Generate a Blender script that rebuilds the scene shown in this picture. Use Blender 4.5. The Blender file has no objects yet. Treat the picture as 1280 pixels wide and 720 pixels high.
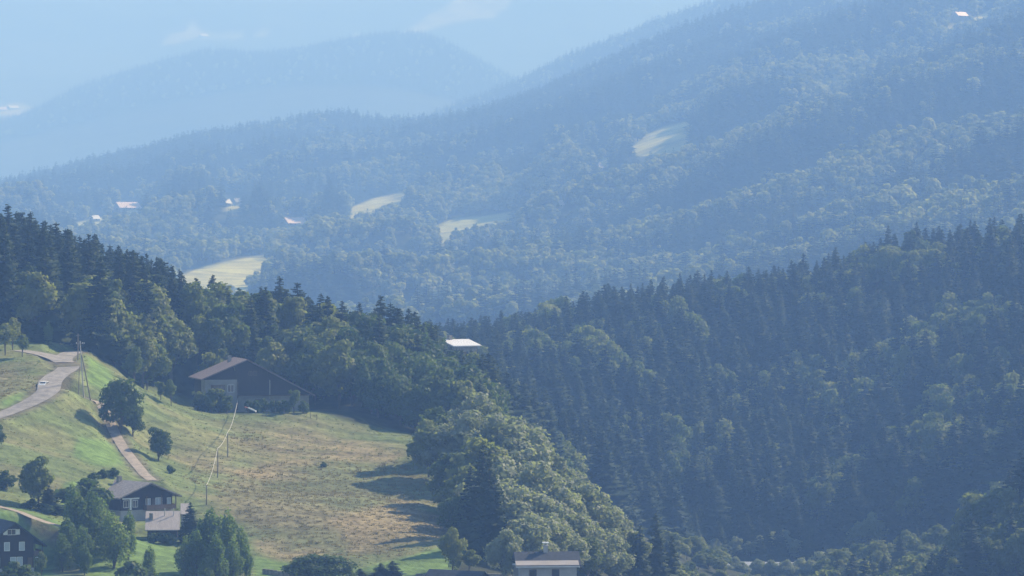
import bpy, math, random
import numpy as np
from math import sin, cos, pi, radians as R

# ------------------------------------------------------------------ camera, sky, sun, exposure
S = bpy.context.scene
C = S.collection
FP, HOR = 4800.0, 300.0            # focal length in photo pixels (1280 wide), horizon row
cam = bpy.data.objects.new('camera', bpy.data.cameras.new('camera'))
C.objects.link(cam)
cam.data.sensor_width = 36.0
cam.data.lens = 36.0 * FP / 1280.0
cam.data.shift_y = (HOR - 360.0) / 1280.0
cam.data.clip_start, cam.data.clip_end = 1.0, 40000.0
cam.location = (0, 0, 0)
cam.rotation_euler = (R(90), 0, 0)
S.camera = cam

SUN_AZ, SUN_EL = R(54), R(35.5)       # azimuth to the right of the view direction, elevation
W = bpy.data.worlds.new('World'); S.world = W
W.use_nodes = True
wn = W.node_tree.nodes; wl = W.node_tree.links
sky = wn.new('ShaderNodeTexSky'); sky.sky_type = 'NISHITA'; sky.sun_disc = False
sky.sun_elevation = SUN_EL; sky.sun_rotation = SUN_AZ
sky.altitude = 900; sky.air_density = 1.0; sky.dust_density = 0.6; sky.ozone_density = 1.5
bg = wn['Background']; bg.inputs['Strength'].default_value = 0.08
wl.new(sky.outputs[0], bg.inputs['Color'])

sl = bpy.data.lights.new('sun', 'SUN'); sl.energy = 5.0; sl.angle = R(0.53); sl.color = (1.0, 0.94, 0.86)
so = bpy.data.objects.new('sun', sl); C.objects.link(so)
sd = np.array([sin(SUN_AZ) * cos(SUN_EL), cos(SUN_AZ) * cos(SUN_EL), sin(SUN_EL)])
from mathutils import Vector
so.rotation_euler = Vector(sd).to_track_quat('Z', 'Y').to_euler()
so.location = (300, 300, 600)

vs = S.view_settings
vs.view_transform = 'Standard'; vs.look = 'None'; vs.gamma = 1.0; vs.use_curve_mapping = False
vs.exposure = 1.02
cy = S.cycles
cy.use_denoising = True
cy.max_bounces = 4; cy.diffuse_bounces = 2; cy.glossy_bounces = 2; cy.transmission_bounces = 3
cy.volume_bounces = 1; cy.transparent_max_bounces = 8
cy.sample_clamp_indirect = 4.0
HAZE_DENSITY = 2.4e-4
HAZE_COLOR = (0.255, 0.475, 1.0)

# ------------------------------------------------------------------ small helpers
def P(px, py, Y):
    return np.array([(px - 640.0) / FP * Y, Y, (HOR - py) / FP * Y])

def tag(o, label=None, cat=None, group=None, kind=None):
    if label: o['label'] = label
    if cat: o['category'] = cat
    if group: o['group'] = group
    if kind: o['kind'] = kind
    return o

def empty(name, loc, rz=0.0):
    o = bpy.data.objects.new(name, None); C.objects.link(o)
    o.location = loc; o.rotation_euler = (0, 0, rz); o.empty_display_size = 1.0
    return o

class MB:
    """collects boxes, bars and tubes; build() links them as one mesh object"""
    def __init__(s): s.v = []; s.f = []; s.m = []
    def quad(s, *p, mi=0):
        n = len(s.v); s.v += [tuple(q) for q in p]; s.f.append(tuple(range(n, n + len(p)))); s.m.append(mi)
        return s
    def box(s, x0, x1, y0, y1, z0, z1, mi=0):
        n = len(s.v)
        s.v += [(x0,y0,z0),(x1,y0,z0),(x1,y1,z0),(x0,y1,z0),(x0,y0,z1),(x1,y0,z1),(x1,y1,z1),(x0,y1,z1)]
        for q in ((0,3,2,1),(4,5,6,7),(0,1,5,4),(1,2,6,5),(2,3,7,6),(3,0,4,7)):
            s.f.append(tuple(n + i for i in q)); s.m.append(mi)
        return s
    def prism(s, poly, y0, y1, mi=0):
        """poly in the x-z plane, extruded along y"""
        n = len(s.v); k = len(poly)
        s.v += [(x, y0, z) for x, z in poly] + [(x, y1, z) for x, z in poly]
        s.f.append(tuple(n + i for i in range(k))); s.m.append(mi)
        s.f.append(tuple(n + k + i for i in reversed(range(k)))); s.m.append(mi)
        for i in range(k):
            j = (i + 1) % k
            s.f.append((n + j, n + i, n + k + i, n + k + j)); s.m.append(mi)
        return s
    def prism_x(s, poly, x0, x1, mi=0):
        """poly in the y-z plane, extruded along x"""
        n = len(s.v); k = len(poly)
        s.v += [(x0, y, z) for y, z in poly] + [(x1, y, z) for y, z in poly]
        s.f.append(tuple(n + i for i in range(k))); s.m.append(mi)
        s.f.append(tuple(n + k + i for i in reversed(range(k)))); s.m.append(mi)
        for i in range(k):
            j = (i + 1) % k
            s.f.append((n + j, n + i, n + k + i, n + k + j)); s.m.append(mi)
        return s
    def tube(s, pts, rad, seg=6, mi=0):
        pts = [np.array(p, float) for p in pts]; n0 = len(s.v); k = len(pts)
        for i, p in enumerate(pts):
            d = pts[min(i + 1, k - 1)] - pts[max(i - 1, 0)]; d /= (np.linalg.norm(d) + 1e-9)
            a = np.cross(d, (0, 0, 1.0))
            if np.linalg.norm(a) < 1e-3: a = np.array([1.0, 0, 0])
            a /= np.linalg.norm(a); b = np.cross(d, a)
            r = rad[i] if hasattr(rad, '__len__') else rad
            for j in range(seg):
                t = 2 * pi * j / seg
                s.v.append(tuple(p + r * (cos(t) * a + sin(t) * b)))
        for i in range(k - 1):
            for j in range(seg):
                j2 = (j + 1) % seg
                s.f.append((n0 + i*seg + j, n0 + i*seg + j2, n0 + (i+1)*seg + j2, n0 + (i+1)*seg + j)); s.m.append(mi)
        s.f.append(tuple(n0 + j for j in reversed(range(seg)))); s.m.append(mi)
        s.f.append(tuple(n0 + (k-1)*seg + j for j in range(seg))); s.m.append(mi)
        return s
    def mesh(s, name, mats):
        me = bpy.data.meshes.new(name); me.from_pydata(s.v, [], s.f)
        for m in (mats if isinstance(mats, (list, tuple)) else [mats]): me.materials.append(m)
        if any(s.m): me.polygons.foreach_set('material_index', s.m)
        me.update(); return me
    def build(s, name, mats, parent=None):
        o = bpy.data.objects.new(name, s.mesh(name, mats)); C.objects.link(o)
        if parent is not None: o.parent = parent
        return o

# value noise, vectorised
def _h(ix, iy, seed):
    n = (ix.astype(np.int64) * 374761393 + iy.astype(np.int64) * 668265263 + seed * 974711) & 0x7fffffff
    n = ((n ^ (n >> 13)) * 1274126177) & 0x7fffffff
    return ((n ^ (n >> 16)) & 0xffff) / 65535.0
def vnoise(x, y, seed=0):
    x = np.asarray(x, float); y = np.asarray(y, float)
    ix = np.floor(x); iy = np.floor(y); fx = x - ix; fy = y - iy
    fx = fx*fx*(3-2*fx); fy = fy*fy*(3-2*fy)
    a = _h(ix, iy, seed); b = _h(ix+1, iy, seed); c = _h(ix, iy+1, seed); d = _h(ix+1, iy+1, seed)
    return (a*(1-fx)+b*fx)*(1-fy) + (c*(1-fx)+d*fx)*fy
def fbm(x, y, seed=0, oct=4):
    s = 0; a = 0.5; t = 0
    for i in range(oct):
        s = s + a * (vnoise(x, y, seed + i*17) - 0.5); x = np.asarray(x)*2.03 + 13.7; y = np.asarray(y)*2.03 + 5.1; a *= 0.5
    return s * 2
def sstep(a, b, x):
    t = np.clip((np.asarray(x, float) - a) / (b - a), 0, 1); return t*t*(3-2*t)

class TPS:
    """thin plate surface through (x, y, z) points"""
    def __init__(s, pts, lam=0.0, sc=200.0):
        p = np.array(pts, float); s.sc = sc; s.x = p[:, :2] / sc; z = p[:, 2]
        n = len(p); K = s._k(np.linalg.norm(s.x[:, None] - s.x[None], axis=2)) + lam * np.eye(n)
        Q = np.hstack([np.ones((n, 1)), s.x]); A = np.zeros((n+3, n+3))
        A[:n, :n] = K; A[:n, n:] = Q; A[n:, :n] = Q.T
        s.w = np.linalg.solve(A, np.concatenate([z, [0, 0, 0]]))
    def _k(s, r): return np.where(r > 1e-9, r*r*np.log(np.maximum(r, 1e-9)), 0)
    def __call__(s, x, y):
        x = np.asarray(x, float); sh = x.shape; q = np.stack([x.ravel(), np.asarray(y, float).ravel()], 1) / s.sc
        out = np.empty(len(q)); n = len(s.x)
        for i in range(0, len(q), 4000):
            c = q[i:i+4000]; r = np.linalg.norm(c[:, None] - s.x[None], axis=2)
            out[i:i+4000] = s._k(r) @ s.w[:n] + s.w[n] + c @ s.w[n+1:]
        return out.reshape(sh)

def poly_sd(px, py, poly):
    """signed distance to a polygon, positive inside"""
    px = np.asarray(px, float); py = np.asarray(py, float)
    d = np.full(px.shape, 1e9); ins = np.zeros(px.shape, bool); n = len(poly)
    for i in range(n):
        (x0, y0), (x1, y1) = poly[i], poly[(i+1) % n]
        ex, ey = x1-x0, y1-y0
        t = np.clip(((px-x0)*ex + (py-y0)*ey) / (ex*ex+ey*ey+1e-9), 0, 1)
        d = np.minimum(d, np.hypot(px-x0-t*ex, py-y0-t*ey))
        if y0 != y1:
            ins ^= ((y0 > py) != (y1 > py)) & (px < (x1-x0)*(py-y0)/(y1-y0)+x0)
    return np.where(ins, d, -d)

# ------------------------------------------------------------------ materials
def new_mat(name):
    m = bpy.data.materials.new(name); m.use_nodes = True
    nt = m.node_tree; return m, nt, nt.nodes['Principled BSDF'], nt.nodes['Material Output']

def mat(name, col, rough=0.8, metal=0.0, var=0.15, scale=1.0, spec=0.3, stretch=(1, 1, 1), bump=0.0):
    """plain surface with procedural mottling"""
    m, nt, b, out = new_mat(name)
    tc = nt.nodes.new('ShaderNodeTexCoord'); mp = nt.nodes.new('ShaderNodeMapping'); mp.inputs['Scale'].default_value = stretch
    nt.links.new(tc.outputs['Object'], mp.inputs[0])
    no = nt.nodes.new('ShaderNodeTexNoise'); no.inputs['Scale'].default_value = scale; no.inputs['Detail'].default_value = 5
    nt.links.new(mp.outputs[0], no.inputs['Vector'])
    rp = nt.nodes.new('ShaderNodeMapRange'); rp.inputs['From Min'].default_value = 0.3; rp.inputs['From Max'].default_value = 0.7
    rp.inputs['To Min'].default_value = 1 - var; rp.inputs['To Max'].default_value = 1 + var
    nt.links.new(no.outputs[0], rp.inputs[0])
    mx = nt.nodes.new('ShaderNodeMix'); mx.data_type = 'RGBA'; mx.blend_type = 'MULTIPLY'; mx.inputs[0].default_value = 1
    mx.inputs[6].default_value = (*col, 1); nt.links.new(rp.outputs[0], mx.inputs[7])
    nt.links.new(mx.outputs[2], b.inputs['Base Color'])
    b.inputs['Roughness'].default_value = rough; b.inputs['Metallic'].default_value = metal
    b.inputs['Specular IOR Level'].default_value = spec
    if bump:
        bp = nt.nodes.new('ShaderNodeBump'); bp.inputs['Strength'].default_value = bump; bp.inputs['Distance'].default_value = 0.1
        nt.links.new(no.outputs[0], bp.inputs['Height']); nt.links.new(bp.outputs[0], b.inputs['Normal'])
    return m

def leaf_mat(name, c1, c2, trans=0.35, rough=0.5, spec=0.35, nscale=0.35):
    """leaves: colour differs from tree to tree and from clump to clump, some light passes through"""
    m, nt, b, out = new_mat(name); L = nt.links
    oi = nt.nodes.new('ShaderNodeObjectInfo')
    tc = nt.nodes.new('ShaderNodeTexCoord')
    no = nt.nodes.new('ShaderNodeTexNoise'); no.inputs['Scale'].default_value = nscale; no.inputs['Detail'].default_value = 3
    L.new(tc.outputs['Object'], no.inputs['Vector'])
    mr = nt.nodes.new('ShaderNodeMapRange'); mr.inputs[1].default_value = 0.3; mr.inputs[2].default_value = 0.7
    mr.inputs[3].default_value = -0.3; mr.inputs[4].default_value = 0.3
    L.new(no.outputs[0], mr.inputs[0])
    ad = nt.nodes.new('ShaderNodeMath'); ad.operation = 'ADD'; ad.use_clamp = True
    L.new(oi.outputs['Random'], ad.inputs[0]); L.new(mr.outputs[0], ad.inputs[1])
    mx = nt.nodes.new('ShaderNodeMix'); mx.data_type = 'RGBA'
    mx.inputs[6].default_value = (*c1, 1); mx.inputs[7].default_value = (*c2, 1)
    L.new(ad.outputs[0], mx.inputs[0])
    L.new(mx.outputs[2], b.inputs['Base Color'])
    b.inputs['Roughness'].default_value = rough; b.inputs['Specular IOR Level'].default_value = spec
    tr = nt.nodes.new('ShaderNodeBsdfTranslucent')
    tm = nt.nodes.new('ShaderNodeMix'); tm.data_type = 'RGBA'; tm.blend_type = 'MULTIPLY'; tm.inputs[0].default_value = 1
    L.new(mx.outputs[2], tm.inputs[6]); tm.inputs[7].default_value = (1.1, 1.2, 0.6, 1)
    L.new(tm.outputs[2], tr.inputs['Color'])
    sh = nt.nodes.new('ShaderNodeMixShader'); sh.inputs[0].default_value = trans
    L.new(b.outputs[0], sh.inputs[1]); L.new(tr.outputs[0], sh.inputs[2]); L.new(sh.outputs[0], out.inputs['Surface'])
    return m

M = {}
M['bark'] = mat('bark', (0.10, 0.08, 0.065), 0.9, var=0.3, scale=3, stretch=(1, 1, .3))
M['needle'] = leaf_mat('needle', (0.020, 0.042, 0.019), (0.055, 0.078, 0.032), 0.28, 0.65, 0.15)
M['leaf'] = leaf_mat('leaf', (0.085, 0.125, 0.040), (0.215, 0.230, 0.085), 0.50, 0.65, 0.18)
M['leaf_silver_lit'] = leaf_mat('leaf_silver_lit', (0.185, 0.21, 0.14), (0.285, 0.305, 0.21), 0.45, 0.65, 0.25)  # silvery leaf colour, also raised to carry sunlight on the crowns
M['leaf_dark'] = leaf_mat('leaf_dark', (0.045, 0.080, 0.026), (0.095, 0.135, 0.044), 0.40, 0.65, 0.2)
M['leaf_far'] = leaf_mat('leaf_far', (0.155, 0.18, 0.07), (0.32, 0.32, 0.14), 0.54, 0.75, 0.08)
M['leaf_birch'] = leaf_mat('leaf_birch', (0.095, 0.150, 0.046), (0.165, 0.225, 0.078), 0.56, 0.65, 0.2)
M['wood_dark'] = mat('dark_timber', (0.034, 0.022, 0.017), 0.75, var=0.35, scale=1.2, stretch=(6, 6, .4))
M['wood_mid'] = mat('brown_timber', (0.13, 0.085, 0.055), 0.75, var=0.3, scale=1.2, stretch=(6, 6, .4))
M['plaster'] = mat('plaster', (0.27, 0.26, 0.24), 0.9, var=0.15, scale=.5)
M['plaster_grey'] = mat('grey_plaster', (0.42, 0.40, 0.38), 0.9, var=0.15, scale=.6)
M['roof_brown'] = mat('brown_tiles', (0.20, 0.15, 0.135), 0.75, var=0.25, scale=2.5)
M['roof_grey'] = mat('grey_slates', (0.235, 0.21, 0.195), 0.75, var=0.35, scale=2.0, spec=.25)
M['roof_slate'] = mat('blue_slates', (0.045, 0.05, 0.062), 0.85, var=0.25, scale=2.0, spec=.15)
M['roof_sheet'] = mat('pale_sheet', (0.36, 0.315, 0.285), 0.6, 0.0, var=0.16, scale=1.0, spec=.5, stretch=(3, .3, 1))
M['tin'] = mat('glint_white_tin', (0.60, 0.58, 0.57), 0.45, 0.1, var=0.08, scale=.8)  # pale diffuse colour stands in for the sun's glint on metal
M['tin_red'] = mat('reddish_tin', (0.58, 0.46, 0.42), 0.5, 0.1, var=0.1, scale=.8)
M['white'] = mat('white_paint', (0.80, 0.80, 0.78), 0.5, var=0.05)
M['curtain'] = mat('pale_curtain_glass', (0.42, 0.47, 0.50), 0.25, var=0.1, spec=.6)
M['glass'] = mat('dark_glass', (0.02, 0.025, 0.03), 0.08, var=0.1, spec=.7)
M['concrete'] = mat('concrete', (0.42, 0.40, 0.37), 0.85, var=0.15)
M['stone'] = mat('stone', (0.26, 0.24, 0.21), 0.9, var=0.35, scale=2.0, bump=.5)
M['pole'] = mat('weathered_pole', (0.20, 0.17, 0.14), 0.85, var=0.2)
M['cable'] = mat('pale_cable', (0.42, 0.40, 0.34), 0.5, 0.0, var=0.05, spec=.5)
M['car_white'] = mat('white_car_paint', (0.82, 0.82, 0.80), 0.25, var=0.02, spec=.6)
M['rubber'] = mat('rubber', (0.025, 0.025, 0.025), 0.8)
M['rim'] = mat('rim_metal', (0.5, 0.5, 0.5), 0.35, 0.8)
M['lamp_red'] = mat('tail_lamp', (0.35, 0.02, 0.02), 0.2, var=0.02)
M['lamp_white'] = mat('head_lamp', (0.75, 0.75, 0.72), 0.15, var=0.02)
M['red'] = mat('faded_red', (0.35, 0.12, 0.09), 0.6)
M['road'] = mat('worn_asphalt', (0.25, 0.228, 0.205), 0.9, var=0.28, scale=.5)
M['dirt'] = mat('pale_dirt', (0.30, 0.25, 0.20), 0.95, var=0.2, scale=.6)

def ground_mat(name, scale1, scale2, bump=0.6, rough=0.95):
    """grass and undergrowth: the ground-cover colour comes from the mesh, mottled by two noises"""
    m, nt, b, out = new_mat(name); L = nt.links
    at = nt.nodes.new('ShaderNodeAttribute'); at.attribute_name = 'cover'
    ge = nt.nodes.new('ShaderNodeTexCoord')
    n1 = nt.nodes.new('ShaderNodeTexNoise'); n1.inputs['Scale'].default_value = scale1; n1.inputs['Detail'].default_value = 6; n1.inputs['Roughness'].default_value = .65
    n2 = nt.nodes.new('ShaderNodeTexNoise'); n2.inputs['Scale'].default_value = scale2; n2.inputs['Detail'].default_value = 4
    mp = nt.nodes.new('ShaderNodeMapping'); mp.inputs['Scale'].default_value = (1.0, 4.5, 1.0)
    L.new(ge.outputs['Object'], n1.inputs['Vector']); L.new(ge.outputs['Object'], mp.inputs[0]); L.new(mp.outputs[0], n2.inputs['Vector'])
    r1 = nt.nodes.new('ShaderNodeMapRange'); r1.inputs[1].default_value = .3; r1.inputs[2].default_value = .7; r1.inputs[3].default_value = .62; r1.inputs[4].default_value = 1.38
    r2 = nt.nodes.new('ShaderNodeMapRange'); r2.inputs[1].default_value = .3; r2.inputs[2].default_value = .7; r2.inputs[3].default_value = .7; r2.inputs[4].default_value = 1.3
    L.new(n1.outputs[0], r1.inputs[0]); L.new(n2.outputs[0], r2.inputs[0])
    mm = nt.nodes.new('ShaderNodeMath'); mm.operation = 'MULTIPLY'; L.new(r1.outputs[0], mm.inputs[0]); L.new(r2.outputs[0], mm.inputs[1])
    mx = nt.nodes.new('ShaderNodeMix'); mx.data_type = 'RGBA'; mx.blend_type = 'MULTIPLY'; mx.inputs[0].default_value = 1
    L.new(at.outputs['Color'], mx.inputs[6]); L.new(mm.outputs[0], mx.inputs[7])
    L.new(mx.outputs[2], b.inputs['Base Color']); b.inputs['Roughness'].default_value = rough; b.inputs['Specular IOR Level'].default_value = .1
    bp = nt.nodes.new('ShaderNodeBump'); bp.inputs['Strength'].default_value = bump; bp.inputs['Distance'].default_value = 0.6
    L.new(n1.outputs[0], bp.inputs['Height']); L.new(bp.outputs[0], b.inputs['Normal'])
    return m
M['ground'] = ground_mat('meadow_ground', 0.45, 0.06)
M['hill'] = ground_mat('hill_ground', 0.03, 0.006)
M['mountain'] = ground_mat('mountain_ground', 0.012, 0.0015)

GREEN = np.array([0.118, 0.150, 0.056]); LAWN = np.array([0.112, 0.178, 0.050]); DRY = np.array([0.275, 0.215, 0.118])
BRACKEN = np.array([0.185, 0.160, 0.086]); FLOOR = np.array([0.035, 0.040, 0.020]); PALE = np.array([0.205, 0.19, 0.088]); EARTH = np.array([0.10, 0.085, 0.06])

# ------------------------------------------------------------------ terrain
# near ground: meadow hill, ravine, slope of the dark forest (px, py, Y)
near_pts = [
 # road and its banks
 (-60,540,855),(0,520,872),(30,507,882),(60,488,895),(75,470,910),(95,459,925),(60,451,936),(90,440,952),
 (-60,470,915),(0,492,893),(0,455,925),(25,440,940),(50,470,915),(0,425,960),(30,430,955),
 (110,455,940),(130,470,945),(95,478,912),
 # track and slopes below it
 (122,502,908),(133,518,902),(150,555,886),(165,575,874),(185,597,857),
 (60,520,880),(60,560,862),(10,560,848),(10,610,818),(60,600,834),(110,570,862),(100,610,832),
 (0,640,792),(60,650,790),(60,690,776),(30,716,768),(100,700,778),(200,652,834),(200,676,820),(150,700,790),(220,705,790),
 # meadow
 (200,500,938),(240,505,950),(200,560,905),(250,560,908),(300,515,962),(380,514,966),(440,527,968),(500,541,966),(530,548,955),
 (300,570,912),(400,570,922),(480,580,920),(250,610,866),(330,640,846),(420,640,852),(510,610,892),(530,650,858),(400,690,815),(330,700,806),(500,690,815),(560,680,824),(440,712,800),
 # grove
 (560,580,925),(600,592,915),(640,615,905),(680,650,890),(760,715,880),(850,790,885),(600,690,830),(660,726,800),(690,745,775),(560,735,790),(760,780,800),
 # forest behind the meadow
 (-60,360,1080),(0,372,1090),(130,402,1100),(230,440,1095),(300,466,1090),(380,480,1090),(450,492,1085),(560,510,1075),(640,520,1060),
 (640,590,1000),(580,545,990),(0,400,1170),(130,430,1180),(300,490,1180),(450,515,1170),
 (0,470,1320),(200,520,1320),(400,550,1320),(600,535,1280),
 # ravine
 (750,720,1050),(850,770,1080),(950,745,1260),(1050,740,1290),(880,735,1280),(720,615,1250),(650,560,1260),
 # near slope on the right
 (1180,740,1080),(1240,715,1050),(1290,690,1040),(1400,620,1040),(1200,800,950),(1320,790,900),
 # dark forest slope
 (1000,660,1370),(1000,560,1490),(1000,470,1590),(1000,392,1690),(870,640,1360),(870,500,1510),(870,415,1640),
 (750,570,1390),(750,480,1500),(750,432,1600),(660,520,1400),(660,465,1540),(600,480,1480),(580,462,1560),(540,480,1560),
 (1130,640,1330),(1130,480,1510),(1130,352,1680),(1280,560,1330),(1280,450,1480),(1280,345,1640),(1420,400,1500),(1420,320,1620),
 # behind it
 (1000,450,1900),(1280,410,1900),(750,500,1850),(500,520,1800),(200,520,1800),(0,500,1800),(1420,400,1900),
 (0,520,2500),(640,520,2500),(1280,500,2500)]
anchors = [(-130, 690, -68), (-60, 690, -70), (0, 690, -72), (60, 690, -76), (140, 720, -85), (-120, 560, -84), (0, 560, -86), (120, 560, -92),
           (0, 300, -75), (-120, 300, -75), (120, 300, -75), (0, 80, -18), (-80, 80, -20), (80, 80, -20), (0, 0, -2.2), (-60, -20, -2), (60, -20, -2), (-60, 0, -4), (60, 0, -4), (0, -60, 2)]
T_near = TPS([tuple(P(*p)) for p in near_pts] + anchors, lam=0.002, sc=150.0)

ROAD_PX = [(-12,524,868),(5,517.5,874),(30,507,882),(48,496,889),(60,486,896),(63,475,905),(71,467,913),(82,461,921),(86,456.5,928),(75,452.5,936),(60,450,940),(43,448.5,943),(25,447,945)]
BRANCH_PX = [(80,455,931),(79,449,940),(85,443.5,949),(95,437.5,961)]
TRACK_PX = [(70,478,902),(92,486,905),(110,496,906),(124,504,906),(133,517,901),(139,532,896),(150,555,886),(165,575,874),(180,591,861),(190,600,854)]
PATH_PX = [(-30,622,800),(0,630,796),(25,637,794),(50,644,791),(80,653,788)]

def polyline(pts, step=1.0):
    w = np.array([P(*p)[:2] for p in pts]); out = []
    n = len(w)
    for i in range(n - 1):
        p0, p1, p2, p3 = w[max(i-1, 0)], w[i], w[i+1], w[min(i+2, n-1)]
        k = max(2, int(np.linalg.norm(p2-p1)/step))
        for t in np.arange(k)/k:
            out.append(0.5*((2*p1)+(-p0+p2)*t+(2*p0-5*p1+4*p2-p3)*t*t+(-p0+3*p1-3*p2+p3)*t**3))
    out.append(w[-1]); return np.array(out)

ways = {}
for nm, px, wd in (('road', ROAD_PX, 2.7), ('road_branch', BRANCH_PX, 2.4), ('track', TRACK_PX, 1.25), ('path', PATH_PX, 0.95)):
    line = polyline(px); z = T_near(line[:, 0], line[:, 1])
    k = 9; z = np.convolve(np.pad(z, k, mode='edge'), np.ones(2*k+1)/(2*k+1), mode='valid')
    ways[nm] = (line, z, wd)

# level pads for the buildings: (x, y, z, radius)
pads = []
def pad(px, py, Y, rad):
    p = P(px, py, Y); pads.append((p[0], p[1], p[2], rad))
pad(28, 716, 772, 10); pad(186, 652, 834, 6); pad(203, 676, 822, 6); pad(318, 512, 974, 18); pad(684, 728, 776, 9)

def z_near(x, y, detail=True):
    x = np.asarray(x, float); y = np.asarray(y, float)
    z = T_near(x, y)
    if detail:
        z = z + 1.1*fbm(x/26, y/26, 3, 4)*sstep(500, 800, y) + 9.0*fbm(x/85, y/85, 9, 3)*sstep(1040, 1250, y)
    for nm, (line, rz, wd) in ways.items():
        near = (np.abs(x - line[:, 0].mean()) < 90) & (np.abs(y - line[:, 1].mean()) < 110)
        if not near.any(): continue
        q = np.stack([x[near], y[near]], 1); d = np.full(len(q), 1e9); zz = np.zeros(len(q))
        for i in range(0, len(q), 3000):
            dd = np.linalg.norm(q[i:i+3000, None] - line[None], axis=2); j = dd.argmin(1)
            d[i:i+3000] = dd[np.arange(len(j)), j]; zz[i:i+3000] = rz[j]
        w = 1 - sstep(wd + 0.6, wd + 4.5, d); zn = z[near] if z.ndim else z
        z = z.copy(); z[near] = zn*(1-w) + zz*w
    for (cx, cyy, cz, rr) in pads:
        d = np.hypot(x-cx, y-cyy); w = 1 - sstep(rr, rr*2.2, d); z = z*(1-w) + cz*w
    return z
def zn1(x, y): return float(z_near(np.array([x]), np.array([y]))[0])

_Ys = np.arange(640, 2300, 1.0)
def at(px, py, y0=640.0):
    """ground point seen at a photo position"""
    Ys = _Ys[_Ys >= y0]; x = (px-640)/FP*Ys; zl = (HOR-py)/FP*Ys
    g = z_near(x, Ys) - zl; k = int(np.argmax(g >= 0))
    if g[k] < 0: k = int(np.argmax(g))
    return np.array([x[k], Ys[k], z_near(x[k:k+1], Ys[k:k+1])[0]])
def on(px, Y):
    """ground point on a photo column at a distance"""
    x = (px-640)/FP*Y; return np.array([x, Y, zn1(x, Y)])

def proj(x, y, z): return 640 + FP*x/y, HOR - FP*z/y

def grid_mesh(name, us, Ys, zf, cf, material, wide=0.0, z_skirt=None):
    U, YY = np.meshgrid(us, Ys); X = U*(YY+wide); Z = zf(X, YY)
    n, m = U.shape
    v = np.stack([X.ravel(), YY.ravel(), Z.ravel()], 1)
    i = np.arange(n*m).reshape(n, m)
    f = np.stack([i[:-1, :-1].ravel(), i[:-1, 1:].ravel(), i[1:, 1:].ravel(), i[1:, :-1].ravel()], 1)
    me = np_mesh(name, v, f, [material], smooth=True)
    a = me.color_attributes.new('cover', 'FLOAT_COLOR', 'POINT')
    c = cf(X.ravel(), YY.ravel(), Z.ravel()); a.data.foreach_set('color', np.hstack([c, np.ones((len(c), 1))]).astype(np.float32).ravel())
    o = bpy.data.objects.new(name, me); C.objects.link(o); o['kind'] = 'structure'
    return o

def np_mesh(name, v, f, mats, smooth=False, mi=None):
    v = np.asarray(v, np.float32); f = np.asarray(f, np.int32); k = f.shape[1]
    me = bpy.data.meshes.new(name)
    me.vertices.add(len(v)); me.vertices.foreach_set('co', v.ravel())
    me.loops.add(f.size); me.loops.foreach_set('vertex_index', f.ravel())
    me.polygons.add(len(f)); me.polygons.foreach_set('loop_start', np.arange(0, f.size, k, dtype=np.int32))
    try: me.polygons.foreach_set('loop_total', np.full(len(f), k, np.int32))
    except Exception: pass
    for m in mats: me.materials.append(m)
    if mi is not None: me.polygons.foreach_set('material_index', np.asarray(mi, np.int32))
    if smooth: me.polygons.foreach_set('use_smooth', np.ones(len(f), bool))
    me.update(calc_edges=True); me.validate()
    return me

MEADOW = [(-80,440),(0,420),(60,425),(85,428),(112,432),(150,462),(180,480),(235,500),(300,508),(390,511),(440,527),(500,540),(540,551),(548,570),(560,600),(575,650),(578,690),(560,740),(-80,800)]
DRYZ = [[(235,560),(300,545),(370,545),(440,556),(400,580),(300,580),(240,600)], [(265,610),(300,585),(360,560),(430,562),(500,565),(535,590),(530,640),(560,650),(565,675),(510,690),(440,705),(400,706),(330,695),(322,680),(300,650)],
        [(-80,465),(0,462),(35,470),(45,480),(20,500),(0,510),(-80,530)]]
STRAW = [[(420,650),(500,625),(545,640),(575,660),(560,678),(500,685),(440,690),(430,672)], [(318,672),(352,682),(400,692),(392,705),(345,700),(318,690)],
         [(300,590),(350,570),(440,562),(500,568),(490,580),(400,580),(330,596)]]
LAWNZ = [[(0,632),(40,640),(78,655),(85,690),(60,720),(0,740),(-80,740),(-80,620)], [(440,712),(520,692),(580,676),(600,690),(560,720),(450,722)],
         [(318,694),(350,702),(440,718),(440,735),(318,735)], [(110,695),(160,665),(230,690),(230,735),(110,735)], [(78,605),(100,600),(104,628),(78,640)],
         [(100,545),(150,556),(158,582),(120,582),(90,570)], [(0,500),(30,488),(45,492),(20,508),(0,514)], [(110,445),(140,462),(140,490),(110,480)]]
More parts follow.
